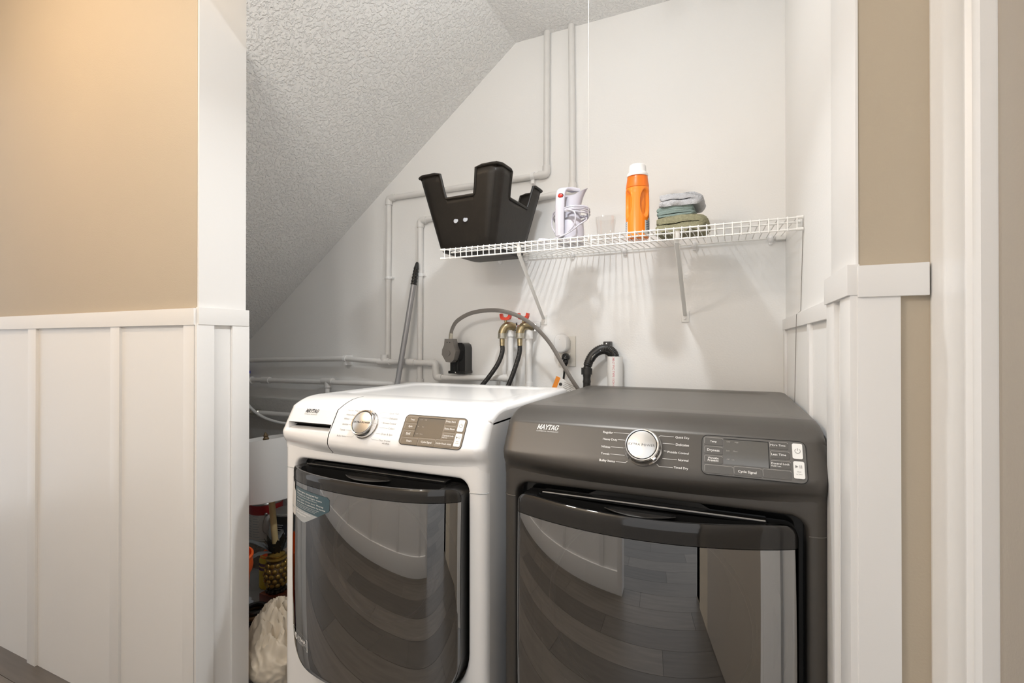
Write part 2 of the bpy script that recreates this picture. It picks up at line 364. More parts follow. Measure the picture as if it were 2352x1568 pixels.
# the slope runs a little further into the opening and ends in an angled bulkhead
PL = [(PX, YI), (-1.2965, .984), (-1.192, YF), (CX, YF), (CX, YI)]
mb = MB(); mb.add([(x, y, zs(x)) for x, y in PL] + [(x, y, ZC + .03) for x, y in PL], [[0, 1, 2, 3, 4], [0, 1, 6, 5], [1, 2, 7, 6], [2, 3, 8, 7], [5, 6, 7, 8, 9]]); struct('ceiling_bulkhead', mb, 'ceil')
struct('ceiling_opening', B(PX - .1, CX + .02, YF, YI, ZC, ZC + .05), 'ceil')
# closet lamp holder with bulb
LX, LY = -.42, 1.15
t = thing('ceiling_bulb', 'bare lit bulb in a white porcelain holder on the closet ceiling', 'lamp', (LX, LY, ZC))
obj('holder', MB().lathe([(.055, ZC), (.055, ZC - .018), (.038, ZC - .03), (.010, ZC - .036), (.010, 2.325), (.022, 2.32), (.024, 2.275), (.018, 2.270)], (LX, LY, 0), 24), 'porcelain', t)
obj('arm', MB().tube([(LX, LY, ZC - .03), (LX + .1015, LY + .03, ZC - .034)], .004, 8), 'porcelain', t)
obj('bulb', MB().lathe([(.013, 2.272), (.016, 2.26), (.027, 2.24), (.031, 2.222), (.028, 2.205), (.018, 2.195), (.004, 2.191)], (LX, LY, 0), 16), 'bulb', t)
s = thing('pull_string', 'thin white pull string hanging from the closet ceiling bulb', 'string', (LX + .1015, LY + .03, 1.407))
sxx, syy = LX + .1015, LY + .03
obj('cord', MB().tube([(sxx, syy, ZC - .03), (sxx - .0005, syy, 1.9), (sxx, syy, 1.424)], .0006, 6), 'white', s)
obj('end_knob', MB().lathe([(.001, 1.426), (.003, 1.420), (.0035, 1.412), (.002, 1.407)], (sxx, syy, 0), 10), 'cap', s)
# hall ceiling fixture with two warm bulbs
hx, hy = -2.0, .15
t = thing('hall_light', 'two bulb ceiling light in the hall behind the camera', 'lamp', (hx, hy, ZC))
obj('canopy', MB().lathe([(.10, ZC), (.10, ZC - .02), (.02, ZC - .035)], (hx, hy, 0), 24), 'chrome', t)
for dx in (-.09, .09):
    obj('arm', MB().tube([(hx, hy, ZC - .03), (hx + dx, hy, ZC - .05)], .008, 8), 'chrome', t)
    obj('bulb', MB().ball((hx + dx, hy, ZC - .09), .035, 12, 8), 'hbulb', t)

gx, gy = -.90, -.10  # added pendant out of view, frontal fill light for the washer
t = thing('hall_light', 'added unseen fill pendant with two globes in the hall beside the camera', 'lamp', (gx, gy, ZC))
obj('canopy', MB().lathe([(.06, ZC), (.06, ZC - .02), (.01, ZC - .03), (.006, 1.96), (.006, 1.94)], (gx, gy, 0), 24), 'chrome', t)
for dx in (-.13, .13):
    obj('arm', MB().tube([(gx, gy, 1.95), (gx + dx, gy, 1.94), (gx + dx, gy, 1.91)], .006, 8), 'chrome', t)
    obj('globe', MB().ball((gx + dx, gy, 1.86), .055, 16, 10), 'fillglobe', t)

# ================================================================== PIPES
PY = YB - .016; PR = .0132
def run(name, label, org): return thing(name, label, 'pipe', org)
def straight(t, a, b, r=PR, m='pvc'): return obj('pipe', MB().tube([a, b], r, 16), m, t)
def elbow(t, c, d1, d2, r=.0172, l=.034, m='pvc'):
    c = Vector(c); d1 = Vector(d1); d2 = Vector(d2); k = .014
    pts = [c + d1 * l, c + d1 * k] + [(c + d1 * k) * (1 - q) ** 2 + 2 * q * (1 - q) * c + (c + d2 * k) * q * q for q in (.25, .5, .75)] + [c + d2 * k, c + d2 * l]
    return obj('elbow', MB().tube(pts, r, 16), m, t)
def tee(t, c, along, side, r=.0172, m='pvc'):
    c = Vector(c); a = Vector(along); d = Vector(side); mb = MB().tube([c - a * .034, c + a * .034], r, 16)
    mb.tube([c, c + d * .034], r, 16); return obj('tee', mb, m, t)
def clip(t, c, ax, side=None):
    x, y, z = c; mb = MB()
    if ax == 'z':
        mb.tube([(x, y, z - .007), (x, y, z + .007)], .0165, 16); mb.box(x - .026, x + .026, y - .004, YB, z - .005, z + .005, .001)
    else:
        mb.tube([(x - .008, y, z), (x + .008, y, z)], .0168, 16); mb.box(x - .007, x + .007, y - .006, YB, z - .032, z + .018, .001)
    return obj('clip', mb, 'pvcw', t)
X_, Y_, Z_ = Vector((1, 0, 0)), Vector((0, 1, 0)), Vector((0, 0, 1))
t = run('water_pipe', 'outer white pvc pipe from the ceiling turning left above the shelf and down', (-.71, PY, 1.88))
straight(t, (-.710, PY, ZC), (-.713, PY, 1.885)); elbow(t, (-.713, PY, 1.878), Z_, -X_)
straight(t, (-.715, PY, 1.877), (-1.545, PY, 1.876)); elbow(t, (-1.545, PY, 1.876), X_, -Z_)
straight(t, (-1.545, PY, 1.876), (-1.552, PY, 1.066)); clip(t, (-.775, PY, 1.877), 'x'); clip(t, (-1.5465, PY, 1.481), 'z')
t = run('water_pipe', 'inner white pvc pipe from the ceiling turning left behind the kettle and down', (-.60, PY, 1.79))
straight(t, (-.603, PY, ZC), (-.597, PY, 1.79)); elbow(t, (-.597, PY, 1.790), Z_, -X_)
straight(t, (-.597, PY, 1.790), (-1.357, PY, 1.746)); elbow(t, (-1.357, PY, 1.746), X_, -Z_)
straight(t, (-1.357, PY, 1.746), (-1.361, PY, .90)); clip(t, (-.630, PY, 1.792), 'x'); clip(t, (-1.358, PY, 1.484), 'z')
obj('coupling', MB().tube([(-1.361, PY, .985), (-1.361, PY, .94)], .0172, 16), 'pvc', t)
PY2 = PY - .03
t = run('water_pipe', 'long white pvc pipe along the back wall with stepped bend left of the dryer plug', (-1.5, PY2, 1.06))
straight(t, (-2.61, PY2, 1.056), (-1.80, PY2, 1.077)); straight(t, (-1.80, PY2, 1.077), (-1.555, PY2, 1.066)); straight(t, (-1.555, PY2, 1.066), (-1.262, PY2, 1.063))
tee(t, (-1.548, PY2, 1.066), X_, Z_); tee(t, (-1.40, PY2, 1.066), X_, -Y_ * .2)
elbow(t, (-1.250, PY2, 1.063), -X_, -Z_); straight(t, (-1.250, PY2, 1.063), (-1.248, PY2, 1.0)); elbow(t, (-1.248, PY2, .997), Z_, X_)
straight(t, (-1.248, PY2, .997), (-.868, PY2, 1.004)); elbow(t, (-.868, PY2, 1.004), -X_, Z_); clip(t, (-1.795, PY2, 1.077), 'x')
straight(t, (-.868, PY2, 1.004), (-.868, PY2, 1.20), m='pvcw'); obj('coupling', MB().tube([(-.868, PY2, 1.185), (-.868, PY2, 1.212)], .018, 16), 'pvcw', t)
t = run('water_pipe', 'lower white pvc pipe along the back wall with a downward tee and blue valve', (-1.92, PY2, .96))
straight(t, (-2.75, PY2, .946), (-1.36, PY2, .958)); tee(t, (-1.915, PY2, .960), X_, -Z_); straight(t, (-1.918, PY2, .96), (-1.918, PY2, .60))
obj('coupling', MB().tube([(-2.40, PY2, .949), (-2.34, PY2, .950)], .0185, 16), 'pvc', t); obj('coupling', MB().tube([(-2.56, PY2, .946), (-2.48, PY2, .947)], .0205, 16), 'pvc', t)
v = obj('valve', MB().tube([(-2.60, PY2, .946), (-2.56, PY2, .946)], .026, 16), 'pvcw', t); obj('handle', MB().tube([(-2.55, PY2, .965), (-2.55, PY2, .985)], .008, 8).box(-2.60, -2.51, PY2 - .012, PY2 + .012, .982, .999, .004), 'bluev', v)
t = run('water_pipe', 'white pvc pipe with brass union low on the block wall behind the lamp', (-2.35, PY2 - .01, .768))
straight(t, (-2.75, PY2 - .02, .766), (-2.1, PY2 - .02, .770))
obj('union', MB().lathe([(.014, 0), (.019, .004), (.019, .02), (.015, .024), (.015, .05), (.021, .054), (.021, .075), (.015, .08)], mtx=Matrix.Translation((-2.47, PY2 - .02, .767)) @ Matrix.Rotation(R(90), 4, 'Y'), n=8), 'zinc', t)
obj('sleeve', MB().tube([(-2.54, PY2 - .02, .767), (-2.47, PY2 - .02, .767)], .0155, 12), 'brass', t)
t = thing('drain_hose', 'thin white hose with black end sagging against the block wall', 'hose', (-2.4, PY2 - .05, .8))
pts = smooth([(-2.62, 1.90, .92), (-2.54, 1.89, .875), (-2.44, 1.88, .80), (-2.33, 1.87, .755), (-2.20, 1.86, .735), (-2.05, 1.86, .73)])
obj('hose', MB().tube(pts, .0075, 10), 'pvcw', t); obj('end', MB().tube([(-2.62, 1.90, .925), (-2.53, 1.89, .868)], .009, 10), 'blackm', t)

# ================================================================== MACHINES
TS, TC = .4881, .8728
def machine(kind, cx, yo):
    dry = kind == 'dryer'; hw = .3425
    if dry: t = thing('clothes_dryer', 'slate grey front loading clothes dryer against the right wall', 'dryer', (cx, 1.45 + yo, 0))
    else: t = thing('washing_machine', 'white front loading washing machine left of the grey dryer', 'washer', (cx, 1.40 + yo, 0))
    ybk = 1.875 if dry else 1.755; ybk += yo if not dry else 0
    body = 'slate' if dry else 'enamel'
    P0 = (1.105 + yo, .963)
    def PT(x, s, h=0.0008): return Vector((cx + x, P0[0] - TS * s - TC * h, P0[1] - TC * s + TS * h))
    # console profile (y, z), then columns with rounded ends
    prof = [(1.215, .9915), (1.19, .9905), (1.165, .987), (1.145, .981), (1.127, .974), (1.113, .9668)]
    ss = [0, .004, .012, .022, .032, .0415, .0445, .0495, .054, .060, .0655, .0705, .0735, .076]
    if not dry: ss = [0, .004, .012, .022, .032, .0415, .0455, .0545, .0605, .0675, .0705, .0735, .076]
    nf0 = len(prof); prof += [(1.105 - TS * s_, .963 - TC * s_) for s_ in ss]; nf1 = len(prof)
    prof += [(1.0672, .8895), (1.0685, .882), (1.073, .874), (1.079, .8665), (1.0855, .860), (1.0878, .852), (1.0905, .836)]
    prof = [(y + yo, z) for y, z in prof]; N = len(prof); nrm = []
    for i in range(N):
        a, b = prof[max(0, i - 1)], prof[min(N - 1, i + 1)]; ty, tz = b[0] - a[0], b[1] - a[1]; l = math.hypot(ty, tz); nrm.append((tz / l, -ty / l))
    for i in range(N):
        tt = min(1, max(0, (i - 2) / nf0)); l = math.hypot(tt, 1 - tt); nrm[i] = (-tt / l, (1 - tt) / l)
    rr = [.016 + (.005 if i < nf0 else .016) * min(1, max(0, (i - 1) / 5)) for i in range(N)]
    for i in range(nf1 + 2, N): rr[i] = max(.020, rr[i] - .003 * (i - nf1 - 1))
    def cpt(x, i):
        d = hw - abs(x); r = rr[i]; off = 0 if d >= r else r - math.sqrt(max(0, r * r - (r - d) ** 2))
        y, z = prof[i]; bow = max(0, 1 - (x / (hw - .03)) ** 2)
        if i >= nf1 - 2: k = min(1, (i - nf1 + 3) / 3) * (1 if i < N - 2 else .7 if i < N - 1 else 0); z -= .016 * bow * k; y -= .004 * bow * k
        return Vector((cx + x, y - nrm[i][0] * off, z - nrm[i][1] * off))
    ends = [hw - .034 * (1 - math.cos(R(a))) for a in range(0, 91, 10)]
    xs = sorted(set([round(e, 5) for e in ends] + [round(-e, 5) for e in ends] + [round(-.3 + .03 * k, 5) for k in range(21)]))
    slot = None
    if not dry:
        slot = (-.315, -.148, .0455, .0705); xs = sorted(set(xs + [-.315, -.148, -.1465, -.1435]))
    def console_mesh(xa, xb):
        c = [x for x in xs if xa - 1e-6 <= x <= xb + 1e-6]; mb = MB(); v = [cpt(x, i) for x in c for i in range(N)]; f = []
        for a in range(len(c) - 1):
            for i in range(N - 1):
                if slot and nf0 <= i < nf1 - 1:
                    sm = (ss[i - nf0] + ss[i - nf0 + 1]) / 2; xm = (c[a] + c[a + 1]) / 2
                    if slot[0] < xm < slot[1] and slot[2] < sm < slot[3]: continue
                f.append([a * N + i, a * N + i + 1, (a + 1) * N + i + 1, (a + 1) * N + i])
        return mb.add(v, f)
    if dry:
        con = obj('console', console_mesh(-hw, hw), body, t, sharp=50)
    else:
        con = obj('console', console_mesh(-.1435, hw), body, t, sharp=50)
        dr = obj('detergent_drawer', console_mesh(-hw, -.1465), body, t, sharp=50)
        gb = MB(); c2 = [cpt(-.145, i) for i in range(N)]
        gb.rings([[p + Vector((-.004, .004, -.003)) for p in c2], [p + Vector((.004, .004, -.003)) for p in c2]], closed=False)
        obj('gap', gb, 'dark', t)
        a, b, c_, d_ = slot; b = -.148; tr = MB()           # the finger pull: a tray behind the cut-out
        q = lambda x, s, h: PT(x, s, h)
        tr.add([q(a, c_, 0), q(b, c_, 0), q(b - .006, c_ - .004, -.030), q(a + .004, c_ - .004, -.030), q(a, d_, 0), q(b, d_, 0), q(b - .006, c_ + .0035, -.024), q(a + .004, c_ + .0035, -.024)],
               [[7, 6, 5, 4], [0, 3, 7, 4], [1, 5, 6, 2]])
        obj('pull_slot_shade', MB().add([q(a, c_, 0), q(b, c_, 0), q(b - .006, c_ - .004, -.030), q(a + .004, c_ - .004, -.030), q(b - .006, c_ + .0038, -.0245), q(a + .004, c_ + .0038, -.0245)], [[0, 1, 2, 3], [3, 2, 4, 5]]), 'dark', dr)  # roof and back of the pull coloured black for the shade inside
        obj('finger_pull', tr, body, dr)
    # front panel with door opening
    zt, zb = .858, .10
    dhw = .289 if dry else .288; rz1 = .818 if dry else .814; rz0 = .215 if dry else .245; rb = .06 if dry else .14; rx = .304 if dry else .293
    out = []
    for ccx, ccz, a, r in ((rx - .03, rz1 - .03, 0, .03), (-rx + .03, rz1 - .03, 90, .03), (-rx + rb, rz0 + rb, 180, rb), (rx - rb, rz0 + rb, 270, rb)):
        for k in range(13): th = R(a + 90 * k / 12); out.append((ccx + r * math.cos(th), ccz + r * math.sin(th)))
    ce = (0, (rz0 + rz1) / 2)
    # densify the straight edges
    o2 = []
    for i, p in enumerate(out):
        q = out[(i + 1) % len(out)]; L = math.hypot(q[0] - p[0], q[1] - p[1]); k = max(1, int(L / .04))
        for j in range(k): o2.append((p[0] + (q[0] - p[0]) * j / k, p[1] + (q[1] - p[1]) * j / k))
    out = o2
    def hit(p):
        dx, dz = p[0] - ce[0], p[1] - ce[1]; c = []
        if abs(dx) > 1e-9: c.append(hw / abs(dx))
        if dz > 1e-9: c.append((zt - ce[1]) / dz)
        if dz < -1e-9: c.append((zb - ce[1]) / dz)
        k = min(c); return (ce[0] + dx * k, ce[1] + dz * k)
    outer = [hit(p) for p in out]
    for cz_, sx in ((zt, 1), (zt, -1), (zb, 1), (zb, -1)):
        i = min(range(len(outer)), key=lambda j: (outer[j][0] - sx * hw) ** 2 + (outer[j][1] - cz_) ** 2); outer[i] = (sx * hw, cz_)
    y0 = 1.088 + yo
    def fy(x, z):
        d = hw - abs(x); r = .024; off = 0 if d >= r else r - math.sqrt(max(0, r * r - (r - d) ** 2))
        return y0 + off
    n = len(out)
    def inset(pts, d):
        res = []
        for i in range(n):
            a, b = pts[i - 1], pts[(i + 1) % n]; tx, tz = b[0] - a[0], b[1] - a[1]; l = math.hypot(tx, tz) or 1
            res.append((pts[i][0] - tz / l * d, pts[i][1] + tx / l * d))
        return res
    rs = []
    for tt in (0, .03, .08, .15, .25, .4, .6, .8, 1):
        rs.append([Vector((cx + o_[0] + (p[0] - o_[0]) * tt, 0, o_[1] + (p[1] - o_[1]) * tt)) for o_, p in zip(outer, inset(out, -.010))])
    for r in rs:
        for p in r: p.y = fy(p.x - cx, p.z)
    for ins, dy in ((-.006, .0008), (-.003, .003), (-.001, .007), (0, .014), (0, .04)):
        rs.append([Vector((cx + p[0], fy(p[0], p[1]) + dy, p[1])) for p in inset(out, ins)])
    obj('front_panel', MB().rings(rs), body, t, sharp=60)
    # seam line around the front at console joint
    for sx in (-1, 1):
        sm = MB(); pts = [(cx + sx * x, fy(x, .78) - .0002, .7835) for x in (rx + .004, rx + .015, hw - .018, hw - .010, hw - .004, hw - .0005)]
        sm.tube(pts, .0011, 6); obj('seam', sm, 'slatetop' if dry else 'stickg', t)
    # recess plate
    rp = MB(); r2 = [Vector((cx + p[0] * 1.0, y0 + .038, p[1])) for p in inset(out, -.002)]; rp.rings([r2, [Vector((cx + .9 * (p.x - cx), y0 + .0385, ce[1] + .9 * (p.z - ce[1]))) for p in r2]], True, False, False)
    obj('recess', rp, 'black', t)
    # cabinet sides, back, plinth
    cabm = MB()
    for sx in (-1, 1):
        po = [cpt(sx * hw, i) for i in range(N)]; yb_ = y0 + .024
        po = po + [Vector((cx + sx * hw, yb_, .83)), Vector((cx + sx * hw, yb_, zb)), Vector((cx + sx * hw, yb_ + .03, .02))]
        cabm.rings([po, [Vector((p.x, 1.30 + yo, p.z)) for p in po], [Vector((p.x, ybk, p.z)) for p in po]], closed=False)
    cabm.add([(cx - hw, ybk, .02), (cx + hw, ybk, .02), (cx + hw, ybk, .9755), (cx - hw, ybk, .9755)], [[0, 1, 2, 3]])
    cabm.add([(cx - hw, y0 + .024, zb), (cx + hw, y0 + .024, zb), (cx + hw, y0 + .054, .02), (cx - hw, y0 + .054, .02)], [[0, 1, 2, 3]])
    cabm.add([(cx - hw, y0 + .024, .02), (cx + hw, y0 + .024, .02), (cx + hw, ybk, .02), (cx - hw, ybk, .02)], [[0, 1, 2, 3]])
    obj('cabinet', cabm, body, t, sharp=40)
    for sx in (-1, 1):
        for yy in (y0 + .09, ybk - .06): obj('foot', MB().lathe([(.02, .02), (.02, .008), (.026, 0)], (cx + sx * .28, yy, 0), 12), 'blackm', t)
    # top with a shallow pressed field
    def rr2(x0, x1, y0_, y1, rf, rb_, n=5):
        o = []
        for ccx, ccy, a, r in ((x1 - rb_, y1 - rb_, 0, rb_), (x0 + rb_, y1 - rb_, 90, rb_), (x0 + rf, y0_ + rf, 180, rf), (x1 - rf, y0_ + rf, 270, rf)):
            for k in range(n + 1): th = R(a + 90 * k / n); o.append((ccx + r * math.cos(th), ccy + r * math.sin(th)))
        return o
    yt = 1.215 + yo; tp = MB()
    def ring(ins, z, r=.02): return [Vector((cx + p[0], p[1], z)) for p in rr2(-hw + ins, hw - ins, yt + (ins if ins > .02 else 0), ybk - ins, .002 if ins < .03 else r, r + .008)]
    tr_ = [ring(0, .9755, .012), ring(.001, .982, .012), ring(.005, .988, .014), ring(.012, .9912, .016), ring(.018, .9915, .02), ring(.052, .9915, .035), ring(.060, .9900, .035), ring(.068, .9870, .035), ring(.10, .9868, .03), ring(.2, .9868, .02)]
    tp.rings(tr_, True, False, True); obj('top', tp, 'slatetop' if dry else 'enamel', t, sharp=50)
    # ---- door
    zbot = rz0 + .012; zto = .803 if dry else .799; ztm = .794 if dry else .799; zse = .760 if dry else .768; zsm = zse - (.009 if dry else 0)
    yF = 1.016 if dry else .960; bul = .042 if dry else .046; ed = .004 if dry else .032; tl = -.012 if dry else .008; bv = .006; rt = .022; rbo = rb - .01
    def ztop(x):
        a = abs(x); base = ztm + (zto - ztm) * min(1, (a / (dhw - .05)) ** 2)
        if a > dhw - rt: base -= rt - math.sqrt(max(0, rt * rt - (a - dhw + rt) ** 2))
        return base
    def zbo(x):
        a = abs(x); b = zbot
        if a > dhw - rbo: b += rbo - math.sqrt(max(0, rbo * rbo - (a - dhw + rbo) ** 2))
        return b
    def zsea(x): return min(zsm + (zse - zsm) * (abs(x) / dhw) ** 2, ztop(x) - .004)
    def dy(x, z, e=0):
        return yF + bul * (x / dhw) ** 2 + ed * (x / dhw) ** 6 - tl * x / dhw + bv * ((z - .53) / .28) ** 2 + e
    cols = [dhw * math.sin(R(a)) for a in range(-90, 91, 3)]
    def edge(x, z):
        d = min(dhw - abs(x), ztop(x) - z, z - zbo(x)); return .0035 * max(0, 1 - d / .006)
    gl = [[Vector((cx + x, dy(x, z_, edge(x, z_)), z_)) for z_ in [zbo(x) + (zsea(x) - .001 - zbo(x)) * q for q in (0, .004, .01, .03, .08, .15, .25, .37, .5, .63, .76, .88, .95, 1)]] for x in cols]
    bd = [[Vector((cx + x, dy(x, z_, edge(x, z_)) - .0008, z_)) for z_ in [zsea(x) + .0006 + (ztop(x) - zsea(x) - .0006) * q for q in (0, .04, .2, .5, .8, .93, 1)]] for x in cols]
    door = obj('door', MB().rings(gl, closed=False), 'glass', t, sharp=60); door['label'] = 'smoked glass door'
    obj('handle_band', MB().rings(bd, closed=False), 'band', door, sharp=60)
    per = [(x, ztop(x)) for x in cols] + [(x, zbo(x)) for x in cols[::-1]]
    def low(x, z): return .034 * max(0, min(1, (.238 - abs(x)) / .012)) if z > .79 else 0
    rim = MB().rings([[Vector((cx + x, dy(x, z, .0035), z)) for x, z in per], [Vector((cx + x, dy(x, z, .009), z)) for x, z in per], [Vector((cx + x, dy(x, z, .011), z - low(x, z))) for x, z in per], [Vector((cx + x, y0 - .013, z - low(x, z))) for x, z in per], [Vector((cx + x, y0 - .012, z)) for x, z in per], [Vector((cx + x, y0 + .020, z)) for x, z in per]], True)
    ctr = (0, .52)
    rim.rings([[Vector((cx + x, y0 + .020, z)) for x, z in per], [Vector((cx + x * .86, y0 + .021, ctr[1] + (z - ctr[1]) * .86)) for x, z in per]], True)
    obj('door_rim', rim, 'black', door, sharp=50)
    bx, bz, br = (0, .565, .215) if dry else (.03, .575, .165)
    obj('window_ring', MB().tube([(cx + bx + br * math.cos(2 * PI * k / 48), y0 - .004, bz + br * math.sin(2 * PI * k / 48)) for k in range(48)], .005, 8, closed=True), 'ring', door)
    obj('drum_bowl', MB().lathe([(br + .06, 0), (br, .01), (br * .9, .05), (br * .8, .12), (br * .5, .16), (.01, .17)], n=48, cap0=False, mtx=Matrix.Translation((cx + bx, y0 + .018, bz)) @ Matrix.Rotation(R(-90), 4, 'X')), 'drum', door)
    hl = MB().tube([(cx - .233, y0 - .013, .8065), (cx + .233, y0 - .013, .8065)], .0016, 8); obj('handle_lip', hl, 'ring' if dry else 'drum', door)  # lip coloured lighter than the black grip to give its reflected glint
    obj('grip', MB().box(cx - .235, cx + .235, y0 - .012, y0 + .02, .800, .8065, .002), 'black', door)
    arc = [(cx - .01 + q * .075, y0 - .016 - .030 * (1 - q * q), .7905) for q in [k / 8 - 1 for k in range(17)]]
    obj('latch_cover', MB().tube(arc, .0012, 6).rings([[Vector(p) for p in arc], [Vector((p[0], y0 - .012, p[2] - .002)) for p in arc]], closed=False), 'drum', door)
    # ---- console furniture
    up = lambda h=.0009: (lambda x, y: PT(x, -y, h))
    pr = 'white' if dry else 'greyp'
    def slabp(name, x0, x1, s0, s1, m, r=.003, h0=0, h1=.0012, parent=con, skew=0.0):
        return obj(name, MB().prism([(x, s) for x, s in rrect(x0, x1, s0, s1, r, 4)], lambda x, s, h: PT(x + skew * (s - s0), s, h), h0, h1), m, parent)
    kx, ks = (-.0035, .0405) if dry else (-.0250, .0375)
    kn = obj('knob', MB().lathe([(.0405, 0), (.0405, .003), (.038, .006), (.0375, .018), (.036, .021), (.0345, .0225), (.0325, .0222), (.032, .0205)], n=48, cap0=False, cap1=False, mtx=Matrix.Translation(PT(kx, ks, 0)) @ Matrix(((1, 0, 0), (0, TS, -TC), (0, TC, TS))).to_4x4()), 'chrome', con)
    RM = Matrix.Translation(PT(kx, ks, 0)) @ Matrix(((1, 0, 0), (0, TS, -TC), (0, TC, TS))).to_4x4()
    obj('knob_ring', MB().lathe([(.0322, .0203), (.0318, .0207), (.0305, .0207)], n=48, cap0=False, cap1=False, mtx=RM), 'dark', kn)
    obj('knob_face', MB().lathe([(.0306, .0205), (.0303, .0216), (.0295, .0219), (.001, .0222)], n=48, cap0=False, mtx=RM), 'brushed', kn)
    an = R(-45) if dry else R(62)
    obj('pointer', MB().box(.0325, .0415, -.0045, .0045, .010, .0225, .0015, mtx=RM @ Matrix.Rotation(an, 4, 'Z')), 'chrome', kn)
    kt = MB(); put_text(kt, 'EXTRA POWER', lambda x, y: RM @ Vector((x, y, .0226)), 0, -.0028, width=.0555, align='C', bold=.012, space=1.15); obj('lettering', kt, 'greyp' if dry else 'blackp', kn, smooth=False)
    lt = MB(); f1 = up()
    if dry:
        lft = [('Regular', -.072, .0142), ('Heavy Duty', -.0605, .0300), ('Whites', -.0745, .0480), ('Towels', -.0747, .0635), ('Bulky Items', -.0610, .0792)]
        wl_ = (.0225, .0325, .0205, .0190, .0345)
        for (s_, x, y), wd in zip(lft, wl_): put_text(lt, s_, f1, x, -y, width=wd, align='R', bold=.012)
        for a in ([(-.0705, .0113), (-.036, .0113), (-.032, .0155)], [(-.059, .0268), (-.0425, .0268)], [(-.0728, .0447), (-.0455, .0447)], [(-.073, .0612), (-.041, .0612)], [(-.0592, .0771), (-.038, .0771), (-.0338, .0730)]):
            stroke(lt, f1, [(p[0], -p[1]) for p in a], .0008)
        rgt = [('Quick Dry', .0135, .028), ('Delicates', .0298, .0265), ('Wrinkle Control', .0472, .0445), ('Normal', .0625, .0205), ('Timed Dry', .0790, .0285)]
        for s_, y, wd in rgt: put_text(lt, s_, f1, .0905, -y, width=wd, align='R', bold=.012)
        for a in ([(.0272, .0145), (.0310, .0108), (.0590, .0108)], [(.0370, .0270), (.0615, .0270)], [(.0405, .0436), (.0447, .0436)], [(.0385, .0604), (.0680, .0604)], [(.0275, .0735), (.0322, .0780), (.0602, .0780)]):
            stroke(lt, f1, [(p[0], -p[1]) for p in a], .0008)
        slab_word(lt, f1, -.2555, -.0165, .0125, .053); put_text(lt, 'COMMERCIAL TECHNOLOGY', f1, -.2560, -.0222, width=.0555, bold=.01)
    else:
        lft = [('Normal / Regular', -.0690, .0006, .0450), ('Heavy Duty', -.0840, .0140, .0300), ('Whites', -.0985, .0265, .0195), ('Sanitize', -.0960, .0425, .0205), ('Towels', -.0995, .0590, .0190), ('Bulky Items', -.0890, .0770, .0315)]
        for s_, x, y, wd in lft: put_text(lt, s_, f1, x + .0075, -y, width=wd, align='R')
        for a in ([(-.067, -.0016), (-.052, -.0016), (-.0490, .0015)], [(-.0825, .0118), (-.072, .0118)], [(-.0968, .0245), (-.075, .0245)], [(-.0945, .0405), (-.078, .0405)], [(-.098, .0568), (-.075, .0568)], [(-.0875, .0748), (-.067, .0748), (-.062, .0705)]):
            stroke(lt, f1, [(p[0] + .0078, -p[1]) for p in a], .0005)
        rgt = [('Quick Wash', .0012, .032), ('Delicates', .0160, .026), ('Wrinkle Control', .0300, .045), ('Colors', .0440, .019), ('Drain & Spin', .0610, .036), ('Clean Washer', .0785, .038)]
        for s_, y, wd in rgt: put_text(lt, s_, f1, .0710, -y, width=wd, align='R')
        put_text(lt, 'with affresh', f1, .0700, -.0850, width=.0235, align='R', bold=.02)
        for a in ([(-.0010, .0045), (.0035, -.0012), (.0290, -.0012)], [(.0080, .0135), (.0350, .0135)], [(.0130, .0275), (.0165, .0275)], [(.0130, .0420), (.0415, .0420)], [(.0080, .0588), (.0250, .0588)], [(-.0020, .0735), (.0035, .0765), (.0230, .0765)]):
            stroke(lt, f1, [(p[0] + .0078, -p[1]) for p in a], .0005)
        l2 = MB(); slab_word(l2, f1, -.2645, -.0150, .0115, .049); put_text(l2, 'COMMERCIAL TECHNOLOGY', f1, -.2655, -.0212, width=.0505)
        obj('lettering', l2, 'blackp', dr, smooth=False)
    obj('lettering', lt, pr, con, smooth=False)
    # control panel
    ox = .1165 if dry else .0975; sk = .03
    cp = slabp('control_panel', ox, ox + .187, .0020 if dry else -.0005, .0835 if dry else .0800, 'panelgry' if dry else 'paneltan', .011, 0, .0010, t)
    def rim_line(x0, x1, s0, s1, r):
        o_ = [(x, s) for x, s in rrect(x0, x1, s0, s1, r, 5)]; return MB().tube([PT(x, s, .0008) for x, s in o_], .0008, 6, closed=True)
    obj('panel_rim', rim_line(ox - .0005, ox + .1875, .0015 if dry else -.001, .0840 if dry else .0805, .0115), 'dark', t)
    d0 = .0 if dry else -.0022
    bl = [(.004, .039, .0065, .0225), (.005, .039, .0255, .0415), (.005, .039, .0450, .0610), (.0055, .0575, .0645, .0810), (.0600, .1090, .0630, .0805), (.1115, .1605, .0625, .0795),
          (.1250, .1570, .0060, .0200), (.1260, .1590, .0248, .0395), (.1265, .1600, .0440, .0590)]
    for x0, x1, s0, s1 in bl:
        b_ = slabp('button', ox + x0, ox + x1, s0 + d0, s1 + d0, 'btngry' if dry else 'btntan', .0025, .0008, .0017, cp)
        o_ = [(x, s) for x, s in rrect(ox + x0, ox + x1, s0 + d0, s1 + d0, .0025, 3)]
        stp = MB(); hl_ = [p for p in o_ if p[1] < s1 + d0 - .006]
        hl_ = sorted([p for p in o_ if p[1] <= s0 + d0 + .0026], key=lambda p: p[0]); stroke(stp, lambda x, y: PT(x, y, .0019), [(ox + x0 + .0004, s1 + d0 - .003)] + hl_, .0006)
        obj('edge', stp, 'btnline', b_, smooth=False)
    slabp('display', ox + .041, ox + .1225, .0075 + d0, .0600 + d0, 'lcd', .0010, .0008, .0014, cp)
